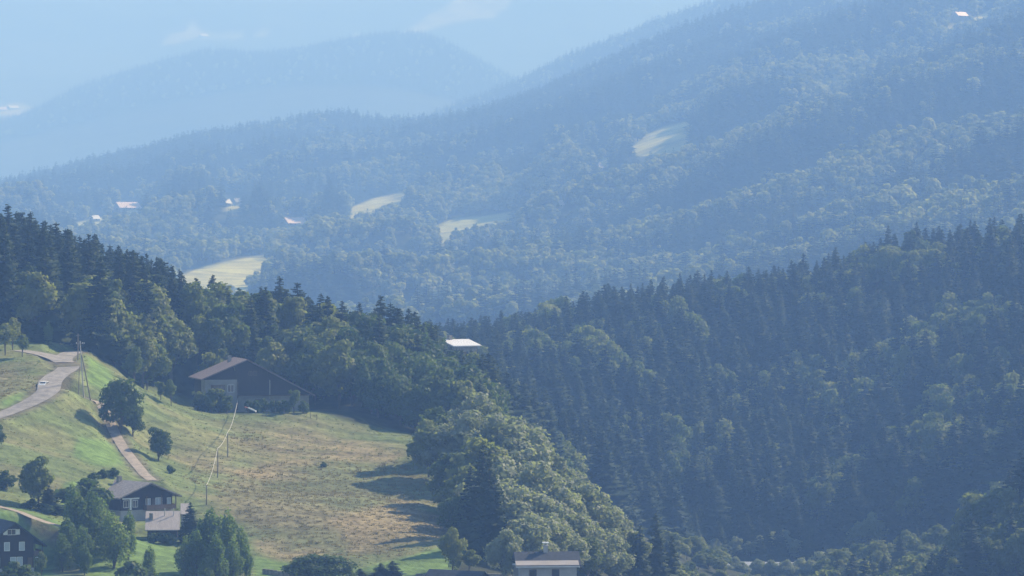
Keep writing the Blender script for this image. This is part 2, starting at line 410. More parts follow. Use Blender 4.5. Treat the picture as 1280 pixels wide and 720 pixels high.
def cover_near(x, y, z):
    px, py = proj(x, np.maximum(y, 50), z)
    nz = fbm(x/18, y/18, 21, 4); n2 = fbm(x/6, y/6, 31, 3); n3 = fbm(x/45, y/14, 41, 3)
    c = np.tile(FLOOR, (len(x), 1)); late = []
    def lay(mask, col):
        nonlocal c
        c = c*(1-mask[:, None]) + np.asarray(col)*mask[:, None]
    me = sstep(-4, 6, poly_sd(px, py, MEADOW) + 6*nz) * (y < 1010) * (y > 500)
    lay(me, GREEN)
    lay(me*sstep(0.0, 0.5, nz)*0.5, PALE)
    lay(me*sstep(0.05, .45, n3)*0.55, BRACKEN)
    for p in DRYZ: lay(me*sstep(-22, 26, poly_sd(px, py, p) + 30*n3 + 14*n2)*0.62, BRACKEN*0.85+DRY*0.15)
    lay(me*sstep(-0.05, 0.3, nz)*sstep(0, 1, poly_sd(px, py, DRYZ[1]))*0.6, GREEN*0.85)
    for p in STRAW: lay(me*sstep(-8, 8, poly_sd(px, py, p) + 12*n3 + 8*n2)*0.72, DRY*.92)
    for nm, (line, rz, wd) in ways.items():
        d = np.full(len(x), 1e9); k = np.where((y > 750) & (y < 1010))[0]
        for i in range(0, len(k), 3000):
            q = np.stack([x[k[i:i+3000]], y[k[i:i+3000]]], 1); d[k[i:i+3000]] = np.linalg.norm(q[:, None]-line[None, ::2], axis=2).min(1)
        verge = 1 - sstep(wd + .2, wd + 2.2, d + 1.6*n2)
        late.append((verge*.8, EARTH*1.3))
    for p in LAWNZ: lay(me*sstep(-3, 3, poly_sd(px, py, p) + 4*n2)*0.9, LAWN)
    for m_, c_ in late: lay(m_, c_)
    return c

ys_near = np.concatenate([np.arange(-70, 620, 23), np.arange(620, 760, 8), np.arange(760, 1010, 1.5), np.arange(1010, 1900, 8), np.arange(1900, 2500, 30), [2500]])
ground = grid_mesh('ground', np.linspace(-0.185, 0.185, 330), ys_near, z_near, cover_near, M['ground'], wide=120)

def way_mesh(name, line, rz, wd, m, lift):
    d = np.gradient(line, axis=0); d /= np.linalg.norm(d, axis=1)[:, None] + 1e-9
    nrm = np.stack([-d[:, 1], d[:, 0]], 1); v = []; f = []; K = 5
    for i in range(len(line)):
        ww = wd * (1 + 0.10*fbm(np.array([i*0.21]), np.array([3.3]), 5, 2)[0])
        for j in range(K):
            t = (j/(K-1)-0.5)*2
            v.append((*(line[i] + nrm[i]*ww*t), rz[i] + lift - 0.05*t*t))
    for i in range(len(line)-1):
        for j in range(K-1):
            a = i*K+j; f.append((a, a+K, a+K+1, a+1))
    o = bpy.data.objects.new(name, np_mesh(name, v, f, [m], smooth=True)); C.objects.link(o); o['kind'] = 'structure'
    return o
way_mesh('road', *ways['road'], M['road'], 0.16)
way_mesh('road', *ways['road_branch'], M['road'], 0.15)
way_mesh('path', *ways['track'], M['dirt'], 0.14)
way_mesh('path', *ways['path'], M['dirt'], 0.14)

# middle hills
def far_y(Y): return np.where(np.asarray(Y) < 2600, Y, 2600 + (np.asarray(Y, float)-2600)*1.5)
def PF(p): return tuple(P(p[0], p[1], float(far_y(p[2]))))
hill_pts = [(-250,470,2600),(200,450,2500),(640,450,2500),(1000,420,2450),(1400,400,2400),
 (560,395,2900),(700,375,2900),(860,345,2900),(1000,320,2900),(1100,300,2850),(1280,270,2800),(1450,250,2800),
 (330,375,3050),(220,362,3150),(280,345,3240),(340,322,3350),(120,330,3500),(0,310,3700),(-200,330,3700),
 (450,330,3350),(545,300,3600),(600,284,3720),(655,268,3800),(600,340,3300),(700,310,3350),
 (800,300,3100),(900,240,3300),(1000,230,3200),(1150,210,3100),(1280,180,3150),(1450,140,3200),
 (470,258,4000),(370,283,3850),(160,262,4300),(120,278,4200),(60,262,4450),(290,262,4200),(0,275,4400),(-200,280,4500),
 (560,240,4150),(700,225,4000),(790,192,3880),(830,172,3960),(865,157,4030),(900,160,4000),(1000,140,3900),(1060,146,3800),(1150,100,3700),(1280,80,3650),(1450,30,3700),
 (-200,300,5000),(0,252,5100),(120,218,5200),(250,183,5300),(340,170,5350),(420,152,5400),(465,160,5400),(520,178,5200),(600,165,5000),(700,140,4900),(800,100,4850),(900,80,4700),(1000,60,4600),(1100,40,4400),(1200,28,4200),(1280,15,4200),(1450,-40,4300),
 (1280,-10,4600),(1100,0,5000),(900,30,5200),(1450,-80,4900),
 (-200,390,6000),(0,350,6000),(250,290,6000),(450,250,6000),(700,190,5700),(900,120,5700),(1280,60,5600),(1450,40,5600)]
T_hill = TPS([PF(p) for p in hill_pts], lam=0.0005, sc=600.0)
def z_hill(x, y):
    x = np.asarray(x, float); y = np.asarray(y, float)
    wx = 60*fbm(x/300, y/300, 47, 2)
    a = (x*0.93 + y*0.36)/620; b = (-x*0.36 + y*0.93 + wx)/175
    z0 = T_hill(x, y); k = sstep(2600, 3100, y)*(1 - 0.75*sstep(5700, 6500, y))
    px, py = proj(x, np.maximum(y, 100), z0)
    k = k*(1 - 0.92*sstep(-38, 0, meadow_sd(px, py)))
    f = fbm(a, b, 51, 2); f = f + 0.35*(np.abs(f)*-1 + .2)
    return z0 + 85*f*k + 20*fbm(x/170, y/170, 57, 3)*sstep(2600, 3000, y)*(.15+.85*k)
E_MEADOW = [[(214,364),(216,348),(260,332),(300,324),(342,317),(338,330),(318,350),(312,364)],
 [(543,306),(541,285),(570,272),(606,270),(640,266),(662,264),(650,276),(610,284),(572,290),(556,306)],
 [(786,192),(792,176),(826,160),(866,150),(862,176),(850,190),(812,196)],
 [(426,265),(466,249),(514,240),(506,256),(466,267),(438,274)],
 [(82,282),(118,274),(156,268),(160,262),(186,262),(186,268),(140,278),(100,288)],
 [(282,262),(290,252),(312,250),(312,258),(300,264)], [(740,210),(756,198),(768,196),(760,208)], [(1176,40),(1190,28),(1196,32),(1184,44)],[(1206,30),(1238,12),(1246,16),(1220,32)],
 [(630,222),(656,214),(664,218),(640,228)], [(1046,148),(1066,140),(1068,146),(1050,152)],[(355,290),(366,282),(388,280),(386,288)]]
E_BARE = [np.array(p, float) for p in E_MEADOW]
def meadow_sd(px, py):
    d = np.full(np.shape(px), -1e9)
    for p in E_MEADOW: d = np.maximum(d, poly_sd(px, py, p))
    return d
FAR_HOUSES = [(163,263,30),(121,277,12),(372,283,26),(286,258,10),(298,256,9),(1204,26,18),(702,262,9),(752,214,8)]
def clear_sd(px, py):
    d = meadow_sd(px, py)
    for hx, hy, w in FAR_HOUSES:
        d = np.maximum(d, poly_sd(px, py, [(hx-w/2-3, hy-12), (hx+w/2+2, hy-12), (hx+w/2+2, hy+4), (hx-w/2-3, hy+4)]))
    return d
def cover_hill(x, y, z):
    px, py = proj(x, y, z); nz = fbm(x/120, y/120, 61, 4)
    c = np.tile(FLOOR*1.2, (len(x), 1)); m = sstep(-2, 1.0, meadow_sd(px, py))[:, None]; nz = nz + .5*fbm(x/25, y/25, 62, 3)
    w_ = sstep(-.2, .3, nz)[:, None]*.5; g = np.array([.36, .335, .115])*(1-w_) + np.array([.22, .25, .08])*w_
    return c*(1-m) + g*m
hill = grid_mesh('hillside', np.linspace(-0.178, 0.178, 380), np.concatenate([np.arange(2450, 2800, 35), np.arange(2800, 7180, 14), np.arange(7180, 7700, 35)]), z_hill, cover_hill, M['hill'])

ridge_pts = [(-200,360,5900),(450,260,5900),(700,230,5900),(1000,160,5900),(1450,100,5800),
 (380,215,6300),(470,185,6600),(520,160,6700),(600,130,6800),(660,105,6850),(700,82,6900),(780,52,6900),(860,22,6950),(940,-5,7000),(1060,-30,7000),(1450,-60,7000),
 (600,170,6400),(700,140,6400),(860,80,6400),(1000,30,6400),(1100,0,6400),
 (300,290,6900),(-200,360,6900),(470,240,7500),(700,150,7600),(900,80,7600),(1450,20,7600)]
T_ridge = TPS([tuple(P(p[0], p[1], p[2]+1650)) for p in ridge_pts], lam=0.0005, sc=900.0)
def z_ridge(x, y):
    return T_ridge(x, y) + 14*fbm(np.asarray(x)/200, np.asarray(y)/260, 71, 3)
grid_mesh('hillside', np.linspace(-0.175, 0.175, 220), np.arange(7550, 9251, 25), z_ridge, lambda x, y, z: np.tile(FLOOR, (len(x), 1)), M['hill'])

far_pts = [(-200,300,7700),(300,300,7700),(640,260,7700),(1450,200,7700),
 (-200,190,9000),(0,165,9000),(60,138,9100),(100,118,9100),(140,104,9200),(200,88,9200),(260,72,9200),(330,76,9200),(400,60,9250),(460,52,9250),(540,54,9250),(590,80,9200),(680,120,9200),(900,160,9200),(1450,170,9200),
 (100,200,8400),(300,170,8400),(500,160,8400),(700,200,8400),
 (-200,300,9900),(300,220,9900),(640,200,9900),(1450,220,9900)]
T_far = TPS([tuple(P(p[0], p[1], p[2]+1650)) for p in far_pts], lam=0.0005, sc=900.0)
def z_far(x, y):
    return T_far(x, y) + 14*fbm(np.asarray(x)/260, np.asarray(y)/260, 81, 3)
grid_mesh('far_ridge', np.linspace(-0.175, 0.175, 220), np.arange(9350, 11551, 35), z_far, lambda x, y, z: np.tile(FLOOR, (len(x), 1)), M['hill'])

mt_pts = [(-200,260,10000),(640,260,10000),(1450,260,10000),(-200,150,11000),(0,135,11000),(300,140,11000),(640,120,11000),(1450,120,11000),
 (-200,40,12400),(100,60,12300),(250,40,12300),(450,60,12200),(560,24,12500),(640,0,12600),(850,20,12500),(1450,-10,12500),
 (-200,-60,13200),(200,-40,13200),(640,-60,13200),(1450,-60,13300),(-200,-50,14000),(640,-50,14000),(1450,-50,14000)]
T_mt = TPS([tuple(P(p[0], p[1], p[2]+1600)) for p in mt_pts], lam=0.0005, sc=1500.0)
def z_mt(x, y):
    return T_mt(x, y) + 60*fbm(np.asarray(x)/700, np.asarray(y)/700, 91, 5)
G_MEADOW = [[(200,58),(214,44),(232,38),(238,24),(246,28),(250,36),(268,40),(304,38),(306,48),(262,48),(228,50)],[(318,40),(334,36),(334,42),(320,46)],
 [(496,44),(516,32),(548,14),(580,-4),(600,-20),(650,-20),(634,10),(612,22),(572,26),(538,36),(516,46)],[(-20,142),(-10,132),(24,130),(50,138),(40,146)],[(440,44),(446,42),(450,46)]]
def cover_mt(x, y, z):
    px, py = proj(x, y, z); c = np.tile(FLOOR*1.1, (len(x), 1)); d = np.full(len(x), -1e9)
    for p in G_MEADOW: d = np.maximum(d, poly_sd(px, py, p))
    m = sstep(-3, 2, d + 4*fbm(x/60, y/60, 95, 3))[:, None]
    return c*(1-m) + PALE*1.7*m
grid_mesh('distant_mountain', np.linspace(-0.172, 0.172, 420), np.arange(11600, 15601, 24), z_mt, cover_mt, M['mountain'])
def at_fn(zf, px, py, y0, y1, st=4.0):
    Ys = np.arange(y0, y1, st); x = (px-640)/FP*Ys; g = zf(x, Ys) - (HOR-py)/FP*Ys; k = int(np.argmax(g >= 0))
    if g[k] < 0: k = int(np.argmax(g))
    return np.array([x[k], Ys[k], float(zf(x[k:k+1], Ys[k:k+1])[0])])

# the air: pale blue haze round everything
hz = MB().box(-3000, 3000, -120, 15900, -260, 1270).build('haze', [])
hm = bpy.data.materials.new('haze_air'); hm.use_nodes = True; hn = hm.node_tree
hn.nodes.remove(hn.nodes['Principled BSDF'])
pv = hn.nodes.new('ShaderNodeVolumePrincipled'); pv.inputs['Color'].default_value = (*HAZE_COLOR, 1)
pv.inputs['Absorption Color'].default_value = (0.5, 0.5, 1, 1)
pv.inputs['Density'].default_value = HAZE_DENSITY; pv.inputs['Anisotropy'].default_value = 0.0
hn.links.new(pv.outputs[0], hn.nodes['Material Output'].inputs['Volume'])
try: hm.cycles.homogeneous_volume = True
except Exception: pass
hz.data.materials.append(hm); hz['kind'] = 'stuff'; hz.display_type = 'WIRE'

# ------------------------------------------------------------------ trees
def conifer(rng, H, Rr, whorls=26, nbr=8, segs=3, base=0.08, ragged=0.25):
    V = []; Fq = []
    def q(a, b, c, d):
        n = len(V); V.extend((a, b, c, d)); Fq.append((n, n+1, n+2, n+3))
    for w in range(whorls):
        t = base + (1-base)*(w+0.5*rng.random())/whorls
        if t > 0.985: continue
        z = H*t; L0 = Rr*(1-t)**0.82*(0.55+0.45*min(1, (t-base)/0.10+0.55)) + 0.25
        L0 *= 1 + ragged*(rng.random()-0.5)
        nb = max(4, int(nbr*(0.55+0.45*(1-t))+0.5)); a0 = rng.random()*6.28
        for k in range(nb):
            if rng.random() < 0.06: continue
            a = a0 + 2*pi*k/nb + (rng.random()-.5)*0.5; L = L0*(0.72+0.5*rng.random())
            dr = np.array([cos(a), sin(a), 0]); sdv = np.array([-sin(a), cos(a), 0])
            slope = 0.50*(1-t) - 0.05 + 0.2*(rng.random()-.3)
            up0 = 0.10*L; dz = (rng.random()-.5)*1.5*H*(1-base)/whorls
            pts = []
            for i in range(segs+1):
                s = i/segs; pts.append(dr*L*s + np.array([0, 0, z + dz + up0*s*(1-s)*2 - slope*L*s + 0.10*L*s**3]))
            wd = (0.27*L + 0.30)*(0.85+0.3*rng.random())
            prof = [0.45, 1.0, 0.85, 0.12] if segs == 3 else [0.7, 1.0, 0.1]
            for i in range(segs):
                w0, w1 = wd*prof[i], wd*prof[i+1]
                for sg in (-1, 1):
                    d0 = -w0*(0.45+0.35*rng.random()); d1 = -w1*(0.45+0.35*rng.random()); fw = dr*L*0.10*rng.random()
                    q(pts[i], pts[i+1], pts[i+1]+sdv*sg*w1+np.array([0, 0, d1])+fw, pts[i]+sdv*sg*w0+np.array([0, 0, d0])+fw)
                if segs == 3:   # hanging twigs
                    h = wd*(0.5+0.5*rng.random()); m = (pts[i]+pts[i+1])/2
                    q(pts[i], pts[i+1], m+dr*0.15*L/segs+np.array([0, 0, -h])+sdv*(rng.random()-.5)*wd, m-dr*0.1*L/segs+np.array([0, 0, -h*0.9]))
    # leader
    for k in range(3):
        a = k*2.1; dr = np.array([cos(a), sin(a), 0]); b = np.array([0, 0, H*0.955]); tp = np.array([0, 0, H*1.0])
        q(b+dr*0.22, b+dr*0.26-np.array([0, 0, .5]), b-dr*0.1, tp)
    tb = MB().tube([(0, 0, -1.2), (0, 0, H*0.45), (0, 0, H*0.97)], [H*0.014+.06, H*0.009+.03, 0.02], 6)
    return np.array(V), np.array(Fq), tb

def broadleaf(rng, H, rx, base=0.22, lobes=14, leaves=4200, size=0.55, col=1.0, droop=0.0, trunk_r=None, top=1.0, jit=0.5):
    """crown of leaf-sized faces laid over uneven lobes, with gaps between them"""
    V = []; cz = H*(base+1)/2; rz = H*(1-base)/2
    Ls = []
    for i in range(lobes):
        for _ in range(30):
            d = rng.normal(size=3); d /= np.linalg.norm(d); rr = rng.random()**0.45
            p = d*rr
            if p[2] > -0.85: break
        width = 1 - 0.42*max(0, p[2])*top - 0.30*max(0, -p[2]-0.2)
        ex = 0.62 + 0.26*rng.random(); c = np.array([p[0]*rx*ex*width, p[1]*rx*ex*width, cz + p[2]*rz*(ex+.06)])
        r = rx*(0.22+0.24*rng.random())*(1-0.25*max(0, p[2])*top)
        Ls.append((c, np.array([r, r, r*(0.75+0.3*rng.random())*col])))
    wts = np.array([l[1][0]**2 for l in Ls]); wts /= wts.sum()
    idx = rng.choice(lobes, leaves, p=wts)
    cs = np.array([l[0] for l in Ls])[idx]; rs = np.array([l[1] for l in Ls])[idx]
    d = rng.normal(size=(leaves, 3)); d[:, 2] += 0.25; d /= np.linalg.norm(d, axis=1)[:, None]
    sh = 1 - 0.50*rng.random(leaves)**1.7 + 0.34*rng.random(leaves)**3
    p = cs + d*rs*sh[:, None]
    if droop: p[:, 2] -= droop*rng.random(leaves)**2*rs[:, 2]
    # drop leaves deep inside other lobes
    keep = np.ones(leaves, bool)
    for j, (c, r) in enumerate(Ls):
        e = np.linalg.norm((p-c)/r, axis=1); keep &= ~((e < 0.62) & (idx != j))
    p = p[keep]; d = d[keep]; n = len(p)
    nr = d + rng.normal(size=(n, 3))*jit; nr /= np.linalg.norm(nr, axis=1)[:, None]
    a = np.cross(nr, rng.normal(size=(n, 3))); a /= np.linalg.norm(a, axis=1)[:, None]+1e-9; b = np.cross(nr, a)
    s = (size*(0.55+0.75*rng.random(n)))[:, None]
    a = a*s; b = b*s*0.7
    v = np.stack([p-a, p-b*0.9+nr*s*0.12, p+a, p+b-nr*s*0.1], 1).reshape(-1, 3)
    f = np.arange(len(v)).reshape(-1, 4)
    tr = trunk_r or H*0.018+0.05
    tb = MB().tube([(0, 0, -1.2), (0.1*rng.normal(), 0.1*rng.normal(), H*base*0.7), (0, 0, H*(base+0.35)), (0, 0, H*0.86)], [tr*1.25, tr, tr*0.6, 0.04], 6)
    order = np.argsort([l[0][2] for l in Ls])
    for j in order[:max(4, lobes//2)]:
        c = Ls[j][0]; z0 = H*base*0.65 + rng.random()*H*0.2
        z0 = min(z0, c[2]-0.2); m = np.array([c[0]*0.5, c[1]*0.5, (z0+c[2])/2+0.3])
        tb.tube([(0, 0, z0), m, c], [tr*0.55, tr*0.38, 0.04], 5)
    return v, f, tb

protos = {}
def add_proto(key, gen, leafm, H):
    v, f, tb = gen
    cm = np_mesh(key+'_crown', v, f, [leafm]); tm = tb.mesh(key+'_trunk', M['bark'])
    # one joined mesh for the woods that read as a mass
    tv = np.array(tb.v); 
    bm_v = np.vstack([v, tv]); 
    jm = bpy.data.meshes.new(key+'_whole'); jm.from_pydata([tuple(q) for q in bm_v], [], [tuple(int(i) for i in q) for q in f] + [tuple(i+len(v) for i in q) for q in tb.f])
    jm.materials.append(leafm); jm.materials.append(M['bark'])
    jm.polygons.foreach_set('material_index', [0]*len(f) + [1]*len(tb.f)); jm.update()
    protos[key] = dict(crown=cm, trunk=tm, whole=jm, H=H)

rg = np.random.default_rng(7)
for i in range(5):
    H = 25.0; add_proto('spruce%d' % i, conifer(rg, H, [4.3, 5.0, 4.6, 4.0, 5.4][i], 36, 9, 3, 0.05, 0.4), M['needle'], H)
BL = [(16, 5.6, .16, 24, 1.0), (17, 6.2, .18, 28, .9), (15, 5.0, .14, 22, 1.1), (18, 5.4, .18, 26, 1.0), (14, 5.8, .18, 22, .85), (17, 4.8, .12, 24, 1.1)]
for i, (H, rx, ba, lo, co) in enumerate(BL):
    add_proto('broad%d' % i, broadleaf(rg, H, rx, ba, lo, 5600, 0.46, co), M['leaf'], H)
for i in range(3):
    add_proto('silver%d' % i, broadleaf(rg, 17, 5.4+.4*i, .06, 30, 7000, 0.42, 1.0), M['leaf_silver_lit'], 17)
for i in range(3):
    add_proto('darkleaf%d' % i, broadleaf(rg, 11, 4.6+.3*i, .10, 26, 5200, 0.34, .95), M['leaf_dark'], 11)
for i in range(3):
    add_proto('birch%d' % i, broadleaf(rg, 16, 3.4+.3*i, .03, 34, 5200, 0.33, 1.9, droop=.8, top=1.5), M['leaf_birch'], 16)
for i in range(2):
    add_proto('bush%d' % i, broadleaf(rg, 3.0, 1.8, .02, 9, 1500, 0.20, .9, trunk_r=.07), M['leaf_dark'], 3.0)
for i in range(2):
    add_proto('orchard%d' % i, broadleaf(rg, 6.0, 2.6, .24, 10, 1900, 0.27, .9, trunk_r=.14), M['leaf'], 6.0)
# lighter meshes for the far woods
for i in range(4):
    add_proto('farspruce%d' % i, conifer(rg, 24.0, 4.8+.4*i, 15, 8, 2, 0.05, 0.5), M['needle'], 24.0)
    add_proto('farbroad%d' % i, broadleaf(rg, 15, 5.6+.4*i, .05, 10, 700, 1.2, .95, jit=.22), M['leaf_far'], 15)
for i in range(2):
    add_proto('tinyspruce%d' % i, conifer(rg, 24.0, 5.4, 9, 7, 2, 0.04, 0.5), M['needle'], 24.0)

def make_tree(name, key, loc, scale, rz, label, cat='tree', group=None):
    p = protos[key]; r = empty(name, loc, rz); tag(r, label, cat, group)
    if hasattr(scale, '__len__'): r.scale = scale
    else: r.scale = (scale, scale, scale)
    for nm, me in (('trunk', p['trunk']), ('crown', p['crown'])):
        o = bpy.data.objects.new(nm, me); C.objects.link(o); o.parent = r
    return r

hidden_protos = {}
def proto_obj(key):
    if key not in hidden_protos:
        hidden_protos[key] = bpy.data.objects.new(key + '_model', protos[key]['whole'])
    return hidden_protos[key]

def instance_cloud(name, pts, keys, kinds, rot, scl, objs=None):
    """one object that repeats tree meshes over its points (a wood that reads as one mass)"""
    me = bpy.data.meshes.new(name); me.vertices.add(len(pts)); me.vertices.foreach_set('co', np.asarray(pts, np.float32).ravel())
    for nm, ty, dat in (('which', 'INT', np.asarray(kinds, np.int32)), ('turn', 'FLOAT', np.asarray(rot, np.float32))):
        a = me.attributes.new(nm, ty, 'POINT'); a.data.foreach_set('value', dat)
    a = me.attributes.new('size', 'FLOAT_VECTOR', 'POINT'); a.data.foreach_set('vector', np.asarray(scl, np.float32).ravel())
    me.update()
    o = bpy.data.objects.new(name, me); C.objects.link(o); o['kind'] = 'stuff'
    ng = bpy.data.node_groups.new(name + '_nodes', 'GeometryNodeTree')
    ng.interface.new_socket('Geometry', in_out='INPUT', socket_type='NodeSocketGeometry')
    ng.interface.new_socket('Geometry', in_out='OUTPUT', socket_type='NodeSocketGeometry')
    N = ng.nodes; L = ng.links
    gi = N.new('NodeGroupInput'); go = N.new('NodeGroupOutput'); jn = N.new('GeometryNodeJoinGeometry')
    def attr(nm, ty):
        n = N.new('GeometryNodeInputNamedAttribute'); n.data_type = ty; n.inputs['Name'].default_value = nm; return n.outputs['Attribute']
    wh = attr('which', 'INT'); tn = attr('turn', 'FLOAT'); sz = attr('size', 'FLOAT_VECTOR')
    cb = N.new('ShaderNodeCombineXYZ'); L.new(tn, cb.inputs['Z'])
    for i, k in enumerate(keys):
        oi = N.new('GeometryNodeObjectInfo'); oi.inputs['Object'].default_value = objs[i] if objs else proto_obj(k); oi.inputs['As Instance'].default_value = True
        cp = N.new('FunctionNodeCompare'); cp.data_type = 'INT'; cp.operation = 'EQUAL'; L.new(wh, cp.inputs[2]); cp.inputs[3].default_value = i
        ip = N.new('GeometryNodeInstanceOnPoints'); L.new(gi.outputs[0], ip.inputs['Points']); L.new(cp.outputs[0], ip.inputs['Selection'])
        L.new(oi.outputs['Geometry'], ip.inputs['Instance']); L.new(cb.outputs[0], ip.inputs['Rotation']); L.new(sz, ip.inputs['Scale'])
        L.new(ip.outputs[0], jn.inputs[0])
    L.new(jn.outputs[0], go.inputs[0])
    md = o.modifiers.new('repeat', 'NODES'); md.node_group = ng
    return o

def scatter(pxa, pxb, Ya, Yb, sp, rng, jit=0.85):
    """jittered points in the wedge between two photo columns and two distances"""
    xa = (pxa-640)/FP; xb = (pxb-640)/FP
    X0, X1 = min(xa*Ya, xa*Yb), max(xb*Ya, xb*Yb)
    gx, gy = np.meshgrid(np.arange(X0, X1, sp), np.arange(Ya, Yb, sp)); gx = gx.ravel(); gy = gy.ravel()
    gx = gx + (rng.random(len(gx))-.5)*sp*jit*1.6; gy = gy + (rng.random(len(gy))-.5)*sp*jit*1.6
    u = gx/gy; k = (u >= xa) & (u <= xb) & (gy >= Ya) & (gy <= Yb)
    return gx[k], gy[k]

# ------------------------------------------------------------------ woods
rs = np.random.default_rng(11)
trees = []          # every tree of the near woods: dict(x, y, z, h, key, zone)
def key_pick(kind, rng):
    return {'spruce': 'spruce%d' % rng.integers(5), 'broad': 'broad%d' % rng.integers(6), 'silver': 'silver%d' % rng.integers(3),
            'darkleaf': 'darkleaf%d' % rng.integers(3), 'birch': 'birch%d' % rng.integers(3), 'bush': 'bush%d' % rng.integers(2), 'orchard': 'orchard%d' % rng.integers(2)}[kind]
def add(px, Y, top, kind, label=None, group=None, wide=1.0, zone='', name=None, cat=None):
    if px < 510 and Y < 842: Y -= 22
    p = on(px, Y); h = (HOR-top)/FP*Y - p[2]
    if kind == 'spruce': h = min(h, 30)
    trees.append(dict(x=p[0], y=p[1], z=p[2], h=max(h, .6), kind=kind, key=key_pick(kind, rs), label=label, group=group, wide=wide, zone=zone, name=name, cat=cat, rz=rs.random()*6.28, must=True))

# the wood on the hill behind the meadow
gx, gy = scatter(-60, 618, 950, 1190, 7.6, rs, 1.3)
px_ = 640 + FP*gx/gy
front = np.interp(px_, [-60,0,60,95,112,140,175,215,240,300,390,430,500,540,560,600,665], [972,970,964,962,972,958,962,968,992,995,992,976,967,962,965,955,1010])
k = gy > front; gx, gy, px_ , front = gx[k], gy[k], px_[k], front[k]
gz = z_near(gx, gy)
back_top = np.interp(px_, [-60,0,40,70,130,170,230,262,300,350,400,440,480,520,560,600,640,680], [272,268,268,285,295,312,335,352,356,352,368,372,378,384,398,402,405,405])
for x, y, z, px, fr in zip(gx, gy, gz, px_, front):
    dep = y - fr; r = rs.random()
    pb = np.interp(dep, [0, 35, 70, 110, 160, 220], [.82, .62, .35, .22, .18, .2])
    if px < 90: pb *= .75
    if 150 < px < 215 and dep > 30: pb *= .5
    if 440 < px < 640 and dep < 60: pb = .92
    kind = 'broad' if r < pb else 'spruce'
    if kind == 'broad' and px > 430 and dep < 90 and rs.random() < .75: kind = 'darkleaf'  # darker leaf colour stands in for shade on this end of the wood
    h = (17 + 12*rs.random()) if kind == 'spruce' else (12.5 + 6*rs.random())
    # keep the tree line at its height
    lim = (HOR - np.interp(px, [-60,0,40,70,130,170,230,262,300,350,400,440,480,520,560,600,640,680], [268,262,262,282,292,310,332,346,352,348,364,368,374,380,394,398,400,400]) )/FP*y - z
    if 549 < px < 609: lim = min(lim, (HOR-431)/FP*y - z)
    if px < 240 and kind == 'spruce': h = 24 + 10*rs.random()
    h = min(h, lim*(0.80+0.20*rs.random()) if kind == 'spruce' else lim*0.9)
    if h < 6: continue
    trees.append(dict(x=x, y=y, z=z, h=h, kind=kind, key=key_pick(kind, rs), zone='L', wide=1.0 if kind == 'spruce' else 1.05, rz=rs.random()*6.28))

SPOTS = [(750,455),(770,462),(735,440),(860,405),(838,545),(850,556),(915,560),(1028,505),(1042,520),(1052,535),(1085,500),(1182,530),(1170,545),(1160,560),(1150,430),(1162,442),(1112,455),(1242,385),(1228,398),(1215,405),(1266,505),(1212,480),(1205,470),(1182,402),(690,400),(665,440)]
# the dark slope across the ravine
gx, gy = scatter(535, 1340, 1150, 1720, 8.2, rs, 1.6); px_ = 640 + FP*gx/gy
k = gy > np.interp(px_, [535, 548, 620, 700, 760, 850, 1000, 1340], [1300, 1200, 1170, 1170, 1250, 1300, 1300, 1290]); gx, gy, px_ = gx[k], gy[k], px_[k]
gz = z_near(gx, gy); cl = fbm(gx/55, gy/55, 111, 3)
for x, y, z, px, c in zip(gx, gy, gz, px_, cl):
    py = HOR - FP*z/y
    pb = np.clip(0.10 + 0.9*c + (0.16 if px > 1000 else 0) + (0.15 if px < 820 and py < 500 else 0), .02, .8)
    kind = 'broad' if rs.random() < pb else 'spruce'
    h = (17 + 11*rs.random()) if kind == 'spruce' else (13 + 6*rs.random())
    lim = (HOR - np.interp(px, [540,600,660,700,750,800,870,940,1000,1060,1120,1180,1240,1290,1340], [396,392,382,372,352,350,336,330,318,300,276,270,270,262,258]))/FP*y - z
    h = min(h, lim*(0.72+0.28*rs.random()))
    if 845 < px < 1030 and y < 1296: continue
    if 845 < px < 1030 and y < 1330: lim = 10 + 5*rs.random(); h = min(h, lim)
    if 546 < px < 612 and y < 1300: h = min(h, (HOR-431)/FP*y - z)
    if any(abs(px-a) < 9 and abs(py-42-b) < 11 for a, b in SPOTS): kind = 'broad'; h = min(19 + 4*rs.random(), lim)
    if h < 6: continue
    trees.append(dict(x=x, y=y, z=z, h=h, kind=kind, key=key_pick(kind, rs), zone='D', wide=1.0, rz=rs.random()*6.28))
# the ravine floor and its near side
gx, gy = scatter(690, 1340, 1000, 1290, 8.5, rs); px_ = 640 + FP*gx/gy; gz = z_near(gx, gy)
for x, y, z, px in zip(gx, gy, gz, px_):
    lim = (HOR - np.interp(px, [640,700,780,840,850,1030,1040,1150,1180,1220,1280,1340], [640,690,700,690,716,716,690,690,680,640,600,570]))/FP*y - z
    if 830 < px < 905 and y < 1225: lim = max(lim, 5 + 4*rs.random())
    if px >= 1030 and y > 1150: lim = max(lim, 8 + 7*rs.random())
    if lim < (2.5 if 830 < px < 1050 else 8) or (845 < px < 1030 and y > 1225): continue
    kind = 'broad' if rs.random() < (.9 if 830 < px < 1050 else .5) else 'spruce'
    h = min(lim*(.7+.3*rs.random()), 24 if kind == 'spruce' else 16)
    trees.append(dict(x=x, y=y, z=z, h=h, kind=kind, key=key_pick(kind, rs), zone='V', wide=1.0, rz=rs.random()*6.28))

